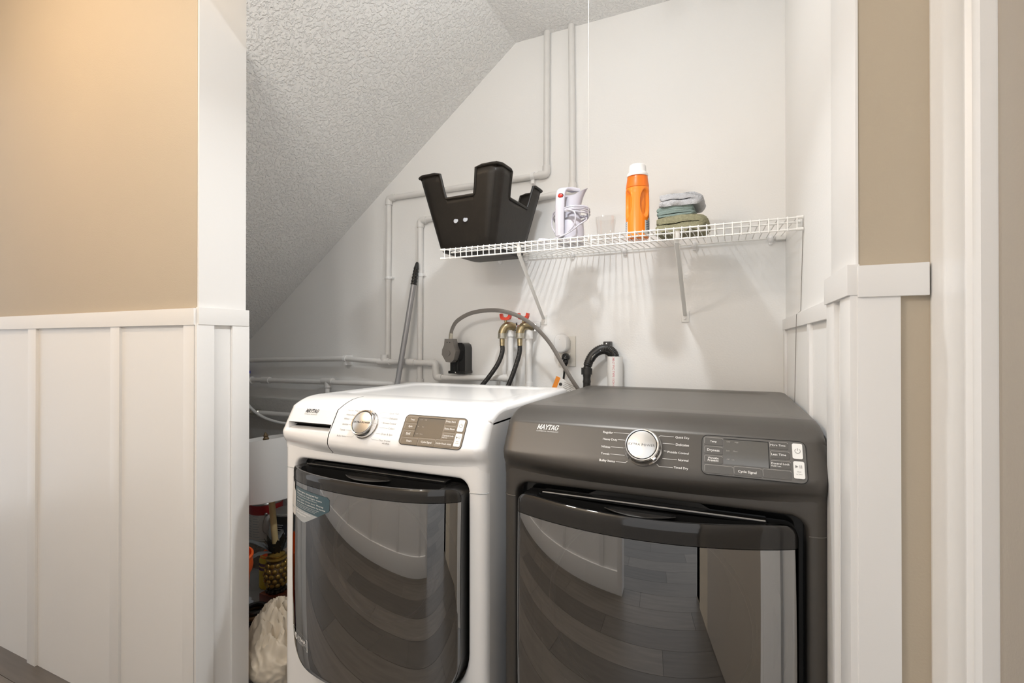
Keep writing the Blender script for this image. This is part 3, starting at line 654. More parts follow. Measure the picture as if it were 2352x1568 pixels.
    stp = MB(); stroke(stp, lambda x, y: PT(x, y, .0016), ([(ox + .041, .0074 + d0), (ox + .1225, .0074 + d0), (ox + .1235, .0605 + d0)] if dry else [(ox + .041, .0600 + d0), (ox + .041, .0074 + d0), (ox + .1225, .0074 + d0)]), .0014)
    obj('display_edge', stp, 'dark', cp, smooth=False)
    slabp('power_button', ox + .1640, ox + .1815, .0065 + d0, .0370 + d0, 'btnw', .0030, .0008, .0026, cp)
    slabp('start_button', ox + .1645, ox + .1830, .0420 + d0, .0755 + d0, 'btnw', .0030, .0008, .0026, cp)
    ct = MB(); f2 = up(.0020)
    if dry: lab = [('Temp', .0215, .0165, .0125), ('Dryness', .0215, .0355, .0235), ('Wrinkle', .0215, .0520, .0205), ('Prevent', .0215, .0570, .0205), ('Cycle Signal', .0840, .0745, .0330), ('More Time', .1395, .0145, .0265), ('Less Time', .1405, .0335, .0255), ('Control Lock', .1425, .0515, .0315), ('Hold 3 sec.', .1355, .0560, .0175)]
    else: lab = [('Temp', .0235, .0165, .0135), ('Spin', .0225, .0355, .0120), ('Soil', .0220, .0560, .0125), ('Steam', .0315, .0745, .0165), ('Cycle Signal', .0845, .0740, .0320), ('16 Hr Fresh Hold', .1360, .0735, .0430), ('Delay Start', .1405, .0145, .0285), ('Extra Rinse', .1425, .0340, .0290), ('Control Lock', .1435, .0520, .0320), ('Hold 3 sec.', .1345, .0565, .0155)]
    for s_, x, y, wd in lab: put_text(ct, s_, f2, ox + x, -(y + d0), width=wd, align='C', bold=.012)
    obj('lettering', ct, 'white', cp, smooth=False)
    ct = MB()
    for s_, x, y in ((('Delay' if 0 else 'Low', .047, .014), ('High', .062, .0142), ('Less', .046, .033), ('More', .059, .0333), ('Off', .047, .051), ('On', .056, .0512)) if dry else (('Cold', .047, .014), ('Hot', .062, .0142), ('No', .045, .033), ('Fast', .059, .0333), ('Light', .046, .0525), ('Heavy', .058, .0527))):
        put_text(ct, s_, up(.0017), ox + x, -(y + d0), height=.0026)
    obj('faint_lettering', ct, 'btnline', cp, smooth=False)
    ic = MB(); f3 = up(.0029); pcx, pcs = ox + .1730, .0215 + d0
    stroke(ic, f3, [(pcx + .0046 * math.sin(R(a)), -(pcs - .0046 * math.cos(R(a)))) for a in range(35, 326, 10)], .0009); stroke(ic, f3, [(pcx, -(pcs - .0058)), (pcx, -(pcs - .0005))], .0009)
    q = ox + .1705; s_ = .0525 + d0; ic.add([f3(q - .003, -s_ + .0028), f3(q - .003, -s_ - .0028), f3(q + .0022, -s_)], [[0, 1, 2]])
    stroke(ic, f3, [(q + .0048, -s_ + .003), (q + .0048, -s_ - .003)], .0009); stroke(ic, f3, [(q + .0078, -s_ + .003), (q + .0078, -s_ - .003)], .0009)
    put_text(ic, 'Hold', f3, ox + .1735, -(.0635 + d0), width=.0062, align='C'); put_text(ic, 'to Start', f3, ox + .1735, -(.0680 + d0), width=.0100, align='C')
    obj('icons', ic, 'greyp', cp, smooth=False)
    return t, dict(dy=dy, cx=cx, y0=y0, door=door)
dryer, DI = machine('dryer', -.1690, 0.0)
washer, WI = machine('washer', -.8885, -.026)
# washer door stickers
def on_door(x, z, h=.0006): return Vector((WI['cx'] + x, WI['dy'](x, z) - h, z))
def bend(outline, h, m, name, parent, n=8):
    o2 = []
    for i, p in enumerate(outline):
        q_ = outline[(i + 1) % len(outline)]; m_ = max(1, int(math.hypot(q_[0] - p[0], q_[1] - p[1]) / .006))
        o2 += [(p[0] + (q_[0] - p[0]) * j / m_, p[1] + (q_[1] - p[1]) * j / m_) for j in range(m_)]
    outline = o2
    xs_ = [p[0] for p in outline]; zc_ = sum(p[1] for p in outline) / len(outline); xc_ = sum(xs_) / len(xs_); rs = []
    for k in (1, .9, .8, .7, .6, .5, .4, .3, .2, .1, .01): rs.append([on_door(xc_ + (x - xc_) * k, zc_ + (z - zc_) * k, h) for x, z in outline])
    return obj(name, MB().rings(rs, True, False, True), m, parent, smooth=False)
SX0, SZ0 = -.2735, .757; KX, KZ = 2.12, 1.12
q = lambda a, b: (SX0 + a * KX, SZ0 - b * KZ)
st = bend([q(.020, .002), q(.093, .006), q(.0975, .011), q(.0975, .036), q(.095, .040), q(.048, .082), q(.044, .083), q(.018, .075)], .0006, 'teal', 'detergent_sticker', WI['door'])
bend([q(.020, .052), q(.076, .057), q(.048, .0815), q(.044, .0825), q(.020, .0755)], .0010, 'stickg', 'sticker_panel', WI['door'])
bend([q(.0085, 0), q(.0105, -.004), q(.0140, -.004), q(.0155, 0), q(.0155, .010), q(.0205, .016), q(.0215, .024), q(.0215, .072), q(.019, .077), q(.004, .074), q(.0010, .070), q(.0010, .022), q(.003, .014), q(.0085, .009)], .0014, 'stickw', 'bottle_picture', WI['door'])
bend([q(.0055, .055), q(.0170, .057), q(.0170, .0605), q(.0055, .0585)], .0018, 'stickg', 'bottle_band', WI['door'])
sm = MB(); fd = lambda x, y: on_door(SX0 + x * KX, SZ0 + (-.012 + y - x * .05) * KZ, .0012)
for i, (s_, wd) in enumerate((('Detergent designed for', .050), ('Maytag to help fight stains', .057))): put_text(sm, s_, fd, .0265, .002 - i * .0068, width=wd, bold=.008)
stroke(sm, fd, [(.0265 + .0025 * k, -.0088) for k in range(20)], .0006)
for i, (s_, wd) in enumerate((('Detergent conçu pour Maytag', .060), ('pour aider à combattre les taches', .064))): put_text(sm, s_, fd, .0265, -.0165 - i * .0068, width=wd, bold=.008)
for i in range(3): put_text(sm, 'Learn more about detergent made for this washer', fd, .0245, -.0285 - i * .0036, width=.054 - .004 * i)
put_text(sm, 'GET YOUR OFFER AT', fd, .0245, -.0470, width=.037, bold=.02); put_text(sm, 'maytag.com', fd, .0245, -.0530, width=.026, bold=.02)
obj('sticker_lettering', sm, 'white', WI['door'], smooth=False)
sm = MB(); fy_ = lambda x, y: on_door(-.254 + x * 1.5, .318 + y - x * .05, .0008)
stroke(sm, fy_, [(0, 0), (.062, 0), (.062, .032), (0, .032), (0, 0)], .0018); put_text(sm, '10', fy_, .004, .008, height=.018, bold=.03); put_text(sm, 'YEAR', fy_, .0265, .017, width=.031, bold=.03)
put_text(sm, 'LIMITED PARTS', fy_, .0265, .0115, width=.031); put_text(sm, 'WARRANTY', fy_, .0265, .007, width=.024)
obj('warranty_sticker', sm, 'white', WI['door'], smooth=False)

# ================================================================== WIRE SHELF
SH0, SH1 = -.9486, .1775; FY = 1.50
dz = lambda y: 1.4925 + (y - FY) * .088
sh = thing('wire_shelf', 'white vinyl coated wire shelf mounted high on the closet back wall', 'shelf', ((SH0 + SH1) / 2, YB, 1.535))
for y_, z_, r in ((FY, 1.4925, .0026), (FY, 1.4610, .0026), (FY + .065, dz(FY + .065) - .0042, .0026), (YB - .012, dz(YB - .012) - .0042, .0028)):
    obj('rail', MB().tube([(SH0, y_, z_), (SH1, y_, z_)], r, 10), 'shelfw', sh)
wm = MB().tube([(SH0 + .012, FY - .0020, 1.4585), (SH0 + .012, FY - .0028, 1.475), (SH0 + .012, FY - .0022, 1.4930), (SH0 + .012, FY + .0005, 1.4960), (SH0 + .012, FY + .006, dz(FY + .006) + .0004), (SH0 + .012, 1.75, dz(1.75) + .0004), (SH0 + .012, YB - .006, dz(YB - .006) + .0004)], .0017, 6)
w0 = obj('wire', wm, 'shelfw', sh)
nw = 49; pit = (SH1 - SH0 - .024) / nw
for k in range(1, nw + 1):
    c = w0.copy(); COL.objects.link(c); c.parent = sh; c.location = (k * pit, 0, 0)
for x, y_, z_ in ((SH1 - .006, FY, 1.4925), (SH1 - .006, FY, 1.4610), (SH1 - .006, FY + .065, dz(FY + .065) - .004), (SH0 + .003, FY, 1.4925), (SH0 + .003, FY, 1.4610)):
    obj('end_cap', MB().tube([(x - .008, y_, z_), (x + .009, y_, z_)], .0046, 10), 'shelfw', sh)
for x in (-.935, -.81, -.5993, -.3823, -.1222, .1344):
    z_ = dz(YB) - .006; obj('wall_clip', MB().ball((x, YB - .014, z_), .013, 12, 8, (.8, 1, 1.1)).box(x - .006, x + .006, YB - .01, YB, z_ - .02, z_ + .012, .002), 'nightl', sh)
obj('wall_end_bracket', B(.150, W - .0005, YB - .03, YB - .001, dz(YB) - .014, dz(YB) + .002, .003), 'shelfw', sh)
for xf, xb in ((-.6485, -.7291), (-.1403, -.1545)):
    br = obj('bracket', MB().tube([(xf, FY + .006, 1.487), (xf, FY + .006, 1.470), (xf - .002, FY + .014, 1.455), (xb, YB - .010, 1.262)], .0075, 10, flat=(1, 0, 0)), 'shelfw', sh)
    obj('foot_plate', B(xb - .014, xb + .014, YB - .006, YB, 1.236, 1.278, .002), 'shelfw', br); obj('screw', MB().ball((xb, YB - .008, 1.250), .005, 10, 6), 'cap', br)
obj('loose_wire', MB().tube([(SH1 + .002, FY, 1.49), (W - .002, FY + .004, 1.46), (W - .002, FY + .056, 1.245), (W - .0115, FY + .060, 1.236), (W - .0115, FY + .070, 1.200), (W - .0095, FY + .128, .97), (W - .0095, FY + .17, .80)], .0008, 6), 'cord', sh)

# ================================================================== THINGS ON THE SHELF
# black tub
def tub():
    c = (-.885, 1.70); zb_ = dz(1.58) + .012; zt_ = 1.778; zc_ = 1.686; rot = R(-3)
    t = thing('plastic_tub', 'black plastic tub with cut-out sides at the left end of the wire shelf', 'tub', (c[0], c[1], zb_))
    def per(hx_, hy_, r, n=6):
        o = []
        for cx_, cy_, a in ((hx_ - r, -hy_ + r, 270), (hx_ - r, hy_ - r, 0), (-hx_ + r, hy_ - r, 90), (-hx_ + r, -hy_ + r, 180)):
            for k in range(n + 1): th = R(a + 90 * k / n); o.append((cx_ + r * math.cos(th), cy_ + r * math.sin(th)))
        return o
    def shape(f, hgt):      # f 0..1 up the height
        hx_ = .113 + .060 * f; hy_ = .135 + .050 * f; r = .026 + .006 * f; return hx_, hy_, r
    base = []               # parameters around: side index + fraction, dense at the cut-out corners
    for sd in range(4):
        cut = (.30, .72) if sd in (0, 2) else (.26, .74)
        for fr in (0, .06, .12, .18, .22, cut[0] - .012, cut[0], cut[0] + .012, cut[0] + .03, .5, cut[1] - .03, cut[1] - .012, cut[1], cut[1] + .012, .8, .86, .92, .97):
            base.append((sd, fr, cut))
    def pos(sd, fr, f):
        hx_, hy_, r = shape(f, 0)
        # arc-length along one side between corner centres including half corners: simple param
        crn = [(-hx_, -hy_), (hx_, -hy_), (hx_, hy_), (-hx_, hy_)]; a = Vector(crn[sd]); b = Vector(crn[(sd + 1) % 4]); p = a.lerp(b, fr); L = (b - a).length
        d = (b - a).normalized(); nn = Vector((-d.y, d.x)); e = min(fr, 1 - fr) * L
        if e < r: p = p + nn * (r - math.sqrt(max(0, r * r - (r - e) ** 2))) * .42
        x, y = p; return (c[0] + x * math.cos(rot) - y * math.sin(rot), c[1] + x * math.sin(rot) + y * math.cos(rot))
    def topf(sd, fr, cut):
        if cut[0] - .006 < fr < cut[1] + .006:
            e = min(fr - cut[0], cut[1] - fr); k = (zc_ - zb_) / (zt_ - zb_); k0 = 1.0
            if e < .001: return k + .10
            if e < .013: return k + .012
            return k
        e = min(abs(fr - cut[0]), abs(fr - cut[1])); return .985 if e < .013 else 1.0
    NR = 9; rows = []
    for j in range(NR + 1):
        row = []
        for sd, fr, cut in base:
            f = topf(sd, fr, cut) * (j / NR); x, y = pos(sd, fr, f); row.append(Vector((x, y, zb_ + f * (zt_ - zb_))))
        rows.append(row)
    bot = [Vector((c[0] + (p.x - c[0]) * .94, c[1] + (p.y - c[1]) * .94, zb_ - .008)) for p in rows[0]]
    outer = MB().rings([bot] + rows, True, True, False)
    me = bpy.data.meshes.new('shell')
    o = obj('shell', outer, 'tub', t, sharp=45)
    sol = o.modifiers.new('thick', 'SOLIDIFY'); sol.thickness = .004; sol.offset = -1
    dg = bpy.context.evaluated_depsgraph_get(); nm = bpy.data.meshes.new_from_object(o.evaluated_get(dg)); o.modifiers.clear(); o.data = nm
    for x in (-.916, -.875): obj('lit_hole_disc', MB().lathe([(.0092, 0), (.0092, .0012), (.0080, .0016), (.001, .0012)], mtx=Matrix.Translation((x, 1.5425 + (x + .885) * -.05, 1.605)) @ Matrix.Rotation(R(80), 4, 'X'), n=24), 'greycap', t)  # grey discs stand for holes showing the lit inside of the tub
    obj('rim', MB().tube([p + Vector(((p.x - c[0]) * .014, (p.y - c[1]) * .014, 0)) for p in rows[-1]], .0056, 8, closed=True), 'tub', t)
tub()
# kettle
def kettle():
    x, y = -.520, 1.685; z = dz(y) + .002
    t = thing('travel_kettle', 'small white electric kettle with its cord wound round it on the shelf', 'kettle', (x, y, z))
    obj('body', MB().lathe([(.046, 0), (.048, .004), (.048, .012), (.046, .05), (.044, .075), (.041, .083), (.036, .087), (.034, .092), (.034, .125), (.035, .130)], (x, y, z), 36), 'kettle', t)
    # head: open scoop that rises to a pointed spout at the right
    rs = []
    n = 28
    for j, f in enumerate((0, .2, .4, .6, .8, 1)):
        row = []
        for k in range(n):
            a = 2 * PI * k / n; spout = max(0, math.cos(a)) ** 2; back = max(0, -math.cos(a))
            r = .035 + .004 * f + .022 * spout * f ** 2; hgt = .062 + .006 * spout - .004 * back - .026 * max(0, -math.sin(a)) * (1 - .6 * spout)
            row.append(Vector((x + r * math.cos(a) * (1 if math.cos(a) > 0 else .95), y + (.033 - .006 * f * spout) * math.sin(a), z + .128 + hgt * f)))
        rs.append(row)
    ins = [[Vector((x + (p.x - x) * .93, y + (p.y - y) * .92, p.z)) for p in r] for r in rs[::-1]]
    obj('spout', MB().rings(rs + ins, True, False, True), 'kettle', t, sharp=50)
    # strap handle: from head top over the front and down
    hxs = x - .018
    pts = smooth([(x + .02, y - .012, z + .189), (x - .004, y - .036, z + .190), (hxs, y - .056, z + .178), (hxs - .003, y - .062, z + .140), (hxs - .005, y - .061, z + .08), (hxs - .006, y - .058, z + .022)], 5)
    hb = MB(); rs = []
    for i, p in enumerate(pts):
        a = pts[max(0, i - 1)]; b = pts[min(len(pts) - 1, i + 1)]; T = (b - a).normalized(); sx = Vector((1, .1, 0)).normalized(); nn = T.cross(sx).normalized()
        wd = .0165 - .001 * (i / len(pts)); rs.append([p + sx * (wd * u_) + nn * (.0065 * v_) for u_, v_ in ((-1, -.6), (-.85, -1), (.85, -1), (1, -.6), (1, .6), (.85, 1), (-.85, 1), (-1, .6))])
    h = obj('handle', hb.rings(rs, True, True, True), 'kettle', t, sharp=50)
    obj('switch', MB().ball((hxs - .001, y - .067, z + .160), .0095, 14, 8, (1, .45, .75)), 'red', h)
    obj('switch_rim', MB().tube([(hxs - .001 + .0102 * math.cos(2 * PI * k / 20), y - .0655, z + .160 + .0080 * math.sin(2 * PI * k / 20)) for k in range(20)], .0016, 6, closed=True), 'blackm', h)
    cord = []
    for k in range(4 * 14 + 1):
        a = 2 * PI * k / 14 + 2.2; ex = .010 + .010 * abs(math.sin(k * .21 + .4)); cord.append((x + (.046 + ex) * math.cos(a) * 1.02, y + (.046 + ex * .7) * math.sin(a), z + .096 + .011 * math.sin(k * .37) + .004 * (k / 14) + .010 * math.cos(a + k * .05)))
    cord += [(x + .062, y - .02, z + .085), (x + .045, y - .055, z + .055), (x + .008, y - .064, z + .028), (x - .045, y - .06, z + .012), (x - .070, y - .055, z + .006)]
    obj('cord', MB().tube(smooth(cord, 3), .0027, 8), 'kettle', t)
    lp = smooth([(x - .03, y - .048, z + .118), (x - .062, y - .02, z + .112), (x - .068, y - .015, z + .07), (x - .050, y - .03, z + .040)], 6); obj('cord', MB().tube(lp, .0027, 8), 'kettle', t)
    lp = smooth([(x + .0, y - .06, z + .112), (x + .03, y - .066, z + .10), (x + .036, y - .068, z + .075), (x + .028, y - .066, z + .05), (x + .008, y - .064, z + .032)], 6); obj('cord', MB().tube(lp, .0027, 8), 'kettle', t)
    lp = smooth([(x - .0, y - .05, z + .115), (x + .045, y - .03, z + .128), (x + .068, y - .005, z + .120), (x + .055, y + .01, z + .105)], 6); obj('cord', MB().tube(lp, .0027, 8), 'kettle', t)
    pz = z + .010; obj('plug', MB().tube([(x - .068, y - .055, pz), (x - .085, y - .06, pz)], [.006, .009], 10).tube([(x - .085, y - .06, pz), (x - .100, y - .063, pz)], .0095, 10), 'kettle', t)
kettle()
# clear cup
x, y = -.398, 1.70; z = dz(y) + .002
tag(obj('plastic_cup', MB().lathe([(.030, 0), (.0305, .03), (.035, .068), (.0362, .086), (.0355, .086), (.0343, .068), (.0298, .03), (.029, .002)], (x, y, z), 32, cap0=True, cap1=True), 'cup', org=(x, y, z)), 'clear plastic cup between the kettle and the orange bottle', 'cup')
# orange bottle
def bottle():
    x, y = -.2865, 1.69; z = dz(y) + .001
    t = thing('detergent_bottle', 'orange laundry detergent bottle with white cap on the wire shelf', 'bottle', (x, y, z))
    n = 120; rs = []
    H_ = [0, .004, .010, .02, .04, .06] + [.066 + .0035 * k for k in range(30)] + [.174, .181, .187, .192, .196, .202]
    for h in H_:
        if h < .01: r = .0355 + .0035 * (h / .01) ** .5
        elif h < .16: r = .039 + .0005 * math.sin(h * 20)
        else: r = .0395 - .0045 * ((h - .16) / .036) ** 1.4 if h < .197 else .0345
        row = []
        for k in range(n):
            a = 2 * PI * k / n; rr_ = r
            for a0 in (-90 + 52, -90 - 52):
                da = ((math.degrees(a) - a0 + 180) % 360) - 180; e = (da / 30) ** 2 + ((h - .118) / .046) ** 2
                if e < 1.1: rr_ -= .0105 * (lambda t_: t_ * t_ * (3 - 2 * t_))(max(0, min(1, (1.1 - e) / .42)))
            row.append(Vector((x + rr_ * math.cos(a), y + rr_ * .86 * math.sin(a), z + h)))
        rs.append(row)
    bo = obj('body', MB().rings(rs, True, True, True), 'orange', t, sharp=80)
    obj('collar', MB().lathe([(.0388, .174), (.0380, .183), (.0362, .194), (.0348, .204), (.0340, .213), (.0335, .214)], (x, y, z), 40, 1.0, .9), 'orange2', t)
    pr_ = [(.0345, .212), (.0352, .214), (.0350, .221), (.0305, .226), (.0285, .228), (.0280, .247), (.0268, .251), (.0235, .253)]
    n = 72; rs = [[Vector((x + (r + (.0007 if (k % 2 and .228 <= h <= .248) else 0)) * math.cos(2 * PI * k / n), y + (r + (.0007 if (k % 2 and .228 <= h <= .248) else 0)) * math.sin(2 * PI * k / n), z + h)) for k in range(n)] for r, h in pr_]
    obj('cap', MB().rings(rs, True, True, True), 'cap', t, sharp=60)
    for s_ in (-1, 1):
        rs = []
        for a in range(8, 60, 6):
            th = R(-90) + s_ * R(38 + a); rs.append([Vector((x + .0398 * math.cos(th), y + .0398 * .865 * math.sin(th), z + h)) for h in (.012, .03, .045, .058 if a < 30 else .068)])
        lb = obj('label', MB().rings(rs, closed=False), 'labelw', t)
        lm = MB()
        for j in range(7):
            th0 = R(-90) + s_ * R(52); th1 = R(-90) + s_ * R(86); h = .018 + j * .006
            lm.rings([[Vector((x + .0402 * math.cos(th), y + .0402 * .865 * math.sin(th), z + h + dd)) for dd in (0, .0035)] for th in (th0, (th0 + th1) / 2, th1)], closed=False)
        obj('label_print', lm, 'labelb', lb)
bottle()
# folded towels
def folded(name, label, x0, x1, y0, y1, z0, layers, th, m, fuzz, sag=0.0, seed=1, tilt=0.0, roll=.5):
    prof = []; zc0 = z0 + th / 2; ctr = []
    for k in range(layers):
        z = zc0 + k * th * 1.02; a, b = (x0, x1) if k % 2 == 0 else (x1, x0)
        e = th * .5; ins = .006 * ((k * 37 % 5) / 5)
        for q in range(25):
            f = q / 24; xx = (a + (e + ins) * (1 if a < b else -1)) * (1 - f) + (b - (e + ins) * (1 if a < b else -1)) * f; ctr.append(Vector((xx, z + tilt * (xx - x0) + .004 * math.sin((xx - x0) / (x1 - x0) * PI) * (1 if k else .3))))
        if k < layers - 1:
            sg = 1 if b > a else -1
            for q in range(1, 6):
                an = -PI / 2 + PI * q / 6; ctr.append(Vector((b - (e + ins) * sg + math.cos(an) * th * .51 * sg, z + th * .51 + math.sin(an) * th * .51 + tilt * (b - x0))))
    L, Rr = [], []
    for i, p in enumerate(ctr):
        a = ctr[max(0, i - 1)]; b = ctr[min(len(ctr) - 1, i + 1)]; d = (b - a).normalized(); nn = Vector((-d.y, d.x)) * th * (.495 if 0 < i < len(ctr) - 1 else .34); L.append(p + nn); Rr.append(p - nn)
    outl = L + Rr[::-1]; rs = []; ny = 30
    for j in range(ny + 1):
        f = j / ny; e = min(f, 1 - f); zm = z0 + layers * th * .51; k = 1 - .16 * max(0, 1 - e / .10) ** 2; yy = y0 + (y1 - y0) * f; row = []
        for p in outl:
            q = Vector(((x0 + x1) / 2 + (p.x - (x0 + x1) / 2) * (1 - (1 - k) * .35), yy, z0 + (p.y - z0) * (1 - (1 - k) * .25))); q += noise.noise_vector(q * 30 + Vector((seed, 0, 0))) * fuzz * 1.2 + noise.noise_vector(q * 300) * fuzz * .22
            if sag and p.y < z0 + th: q.z -= sag * max(0, math.sin((p.x - x0) / pit * 2 * PI * .5)) ** 2 * (1 - (p.y - z0) / th)
            q.z += (yy - y0) * .088; row.append(q)
        rs.append(row)
    return tag(obj(name, MB().rings(rs, True, True, True), m, org=((x0 + x1) / 2, (y0 + y1) / 2, z0), sharp=85), label, 'towel')
zt = dz(1.585) + .003
folded('folded_towel', 'olive terry towel folded at the bottom of the towel pile on the shelf', -.225, -.070, 1.585, 1.80, zt, 2, .022, 'olive', .0035, sag=.010, seed=3, tilt=.03)
folded('folded_cloth', 'thin green and grey cloth folded between the olive and light grey towels', -.212, -.098, 1.600, 1.78, zt + .050, 5, .0062, 'clothgreen', .0016, seed=9, tilt=.03)
folded('folded_towel', 'light grey terry towel folded on top of the towel pile', -.214, -.082, 1.595, 1.79, zt + .083, 2, .0185, 'towelg', .003, seed=5, tilt=-.01)

# ================================================================== WALL FITTINGS
def valve(x, label, first):
    t = thing('water_valve', label, 'valve', (x, YB, 1.225))
    y = 1.905
    obj('flange', MB().lathe([(.020, 0), (.020, .012), (.013, .016), (.013, .03)], n=20, mtx=Matrix.Translation((x + .030, YB - .022, 1.222)) @ Matrix.Rotation(R(90), 4, 'X')), 'chrome', t)
    body = MB().tube(smooth([(x + .030, YB - .045, 1.224), (x + .018, 1.912, 1.230), (x + .003, y - .008, 1.226), (x - .006, y - .016, 1.208), (x - .008, y - .018, 1.196)], 5), .0178, 16)
    obj('body', body, 'brass', t)
    obj('stem', MB().tube([(x + .002, y - .004, 1.235), (x + .002, y - .004, 1.256)], .006, 10), 'brass', t)
    hd = MB(); o = [(-.024, .0), (-.020, -.009), (-.008, -.013), (.008, -.013), (.020, -.009), (.024, 0), (.026, .014), (.017, .016), (.014, .004), (.006, -.001), (-.006, -.001), (-.014, .004), (-.017, .016), (-.026, .014)]
    hd.prism(o, lambda a, b, d: (x + .002 + a, y - .004 + d, 1.268 + b), -.009, .009); obj('handle', hd, 'redhandle', t, sharp=40)
    obj('nut', MB().lathe([(.0165, 1.200), (.0185, 1.198), (.0185, 1.182), (.0195, 1.181), (.0195, 1.177), (.016, 1.175)], (x - .008, y - .018, 0), 12), 'zinc', t)
    obj('ferrule', MB().lathe([(.010, 1.176), (.0115, 1.172), (.0105, 1.15), (.0115, 1.146)], (x - .008, y - .018, 0), 14), 'brass', t)
    return t
valve(-.882, 'brass laundry valve with red handle, left of the pair', 1)
valve(-.800, 'brass laundry valve with red handle, right of the pair', 0)
obj_ = thing('valve_bracket', 'white mounting strap screwed to the wall between the two brass valves', 'bracket', (-.83, YB, 1.235))
obj('strap', MB().box(-.875, -.745, YB - .006, YB, 1.226, 1.250, .004).ball((-.842, YB - .006, 1.232), .012, 12, 6, (1.3, .4, 1)), 'pvc', obj_); obj('screw', MB().ball((-.856, YB - .007, 1.243), .004, 8, 6), 'blackm', obj_)
t = run('water_pipe', 'short white pvc riser feeding the right brass valve from below the washer top', (-.78, PY2, 1.1))
straight(t, (-.781, PY2, .86), (-.783, PY2, 1.21), m='pvcw'); obj('coupling', MB().tube([(-.783, PY2, 1.175), (-.783, PY2, 1.214)], .018, 16), 'pvcw', t); obj('coupling', MB().tube([(-.781, PY2, .965), (-.781, PY2, .99)], .0165, 16), 'pvcw', t)
def hose(pts, label):
    t = thing('supply_hose', label, 'hose', pts[-1]); P = smooth(pts, 6)
    obj('hose', MB().tube(P, .0098, 14), 'hose', t)
    pm_ = MB()                                            # the pale print running along the rubber
    for i in range(3, len(P) - 8, 2):
        a, b = P[i], P[i + 1]; d = (b - a); o = Vector((0, -.0099, 0)); s_ = Vector((d.z, 0, -d.x)).normalized() * .0008
        pm_.add([a + o + s_, a + o - s_, a + o - s_ + d * .55, a + o + s_ + d * .55], [[0, 1, 2, 3]])
    obj('print', pm_, 'cord', t, smooth=False)
hose([(-.890, 1.887, 1.150), (-.889, 1.886, 1.120), (-.905, 1.878, 1.070), (-.945, 1.868, 1.010), (-.995, 1.855, .945), (-1.03, 1.84, .86), (-1.04, 1.82, .75)], 'black rubber supply hose hanging from the left brass valve')
hose([(-.808, 1.887, 1.150), (-.809, 1.886, 1.115), (-.822, 1.880, 1.065), (-.840, 1.872, 1.010), (-.862, 1.862, .950), (-.885, 1.845, .87), (-.90, 1.82, .75)], 'black rubber supply hose hanging from the right brass valve')
# dryer receptacle, plug and cord
t = thing('dryer_outlet', 'black surface mounted dryer receptacle on the back wall', 'outlet', (-1.125, YB, 1.02))
mb = MB(); o = [(-1.160, 1.022), (-1.083, 1.022), (-1.083, 1.135), (-1.088, 1.150), (-1.100, 1.158), (-1.128, 1.158), (-1.150, 1.15), (-1.160, 1.135)]
mb.prism(o, lambda x, z, d: (x, d, z), 1.905, YB); obj('housing', mb, 'black', t, sharp=50); obj('base', B(-1.168, -1.080, 1.900, YB, 1.018, 1.031, .003), 'black', t); obj('screw', MB().ball((-1.128, 1.899, 1.024), .004, 8, 6), 'chrome', t)
for x in (-1.137, -1.118): obj('rib', B(x - .002, x + .002, 1.901, 1.906, 1.026, 1.10, .001), 'blackm', t)
t = thing('dryer_plug', 'grey hexagonal dryer plug pushed into the black receptacle', 'plug', (-1.14, 1.87, 1.10))
o = [(-1.165, 1.175), (-1.125, 1.175), (-1.118, 1.145), (-1.108, 1.120), (-1.118, 1.082), (-1.132, 1.070), (-1.158, 1.072), (-1.180, 1.105), (-1.178, 1.128), (-1.168, 1.148)]
mb = MB(); mb.prism(o, lambda x, z, d: (x, d, z), 1.865, 1.905); obj('body', mb, 'plug', t, sharp=30)
obj('dial', MB().tube([(-1.148, 1.866, 1.112), (-1.148, 1.861, 1.112)], .013, 16), 'plug', t)
for x in (-1.152, -1.138): obj('screw_hole', MB().tube([(x, 1.866, 1.160), (x, 1.8642, 1.160)], .0022, 8), 'dark', t)
t2 = obj('clamp', MB().tube([(-1.145, 1.885, 1.172), (-1.143, 1.885, 1.20)], .0095, 10), 'zinc', t)
t = thing('power_cord', 'flat grey dryer power cord arching over the two red valve handles', 'cord', (-.9, 1.86, 1.1))
obj('cord', MB().tube(smooth([(-1.144, 1.885, 1.19), (-1.135, 1.882, 1.222), (-1.10, 1.872, 1.258), (-1.02, 1.862, 1.289), (-.91, 1.857, 1.296), (-.82, 1.858, 1.276), (-.745, 1.862, 1.235), (-.675, 1.870, 1.165), (-.625, 1.878, 1.085), (-.580, 1.885, 1.01), (-.530, 1.90, .93), (-.49, 1.90, .85)], 6), .0088, 12, flat=(1, 0, 0)), 'cord', t)
# duplex outlet with night light
t = thing('wall_outlet', 'ivory wall plate behind the white night light', 'outlet', (-.625, YB, 1.06))
obj('plate', B(-.663, -.588, YB - .006, YB, 1.059, 1.185, .002), 'plate', t); obj('socket', B(-.642, -.609, YB - .008, YB - .004, 1.075, 1.112, .003), 'plate', t); obj('socket', B(-.642, -.609, YB - .008, YB - .004, 1.130, 1.167, .003), 'plate', t)
mb = MB(); o = rrect(-.672, -.612, 1.115, 1.194, .0295, 8); rs = [[Vector((x, y_, z)) for x, z in [((p[0] + .642) * k - .642, (p[1] - 1.1545) * k + 1.1545) for p in o]] for k, y_ in ((1, 1.962), (1, 1.938), (.96, 1.930), (.85, 1.926), (.3, 1.9245))]
t = thing('night_light', 'white oval plug-in night light on the wall outlet', 'night light', (-.642, 1.96, 1.115)); obj('body', mb.rings(rs, True, True, True), 'nightl', t); obj('lens', MB().ball((-.645, 1.925, 1.172), .002, 8, 6), 'cap', t)
t = thing('power_cord', 'black power plug and cord hanging under the night light', 'cord', (-.622, 1.95, 1.08))
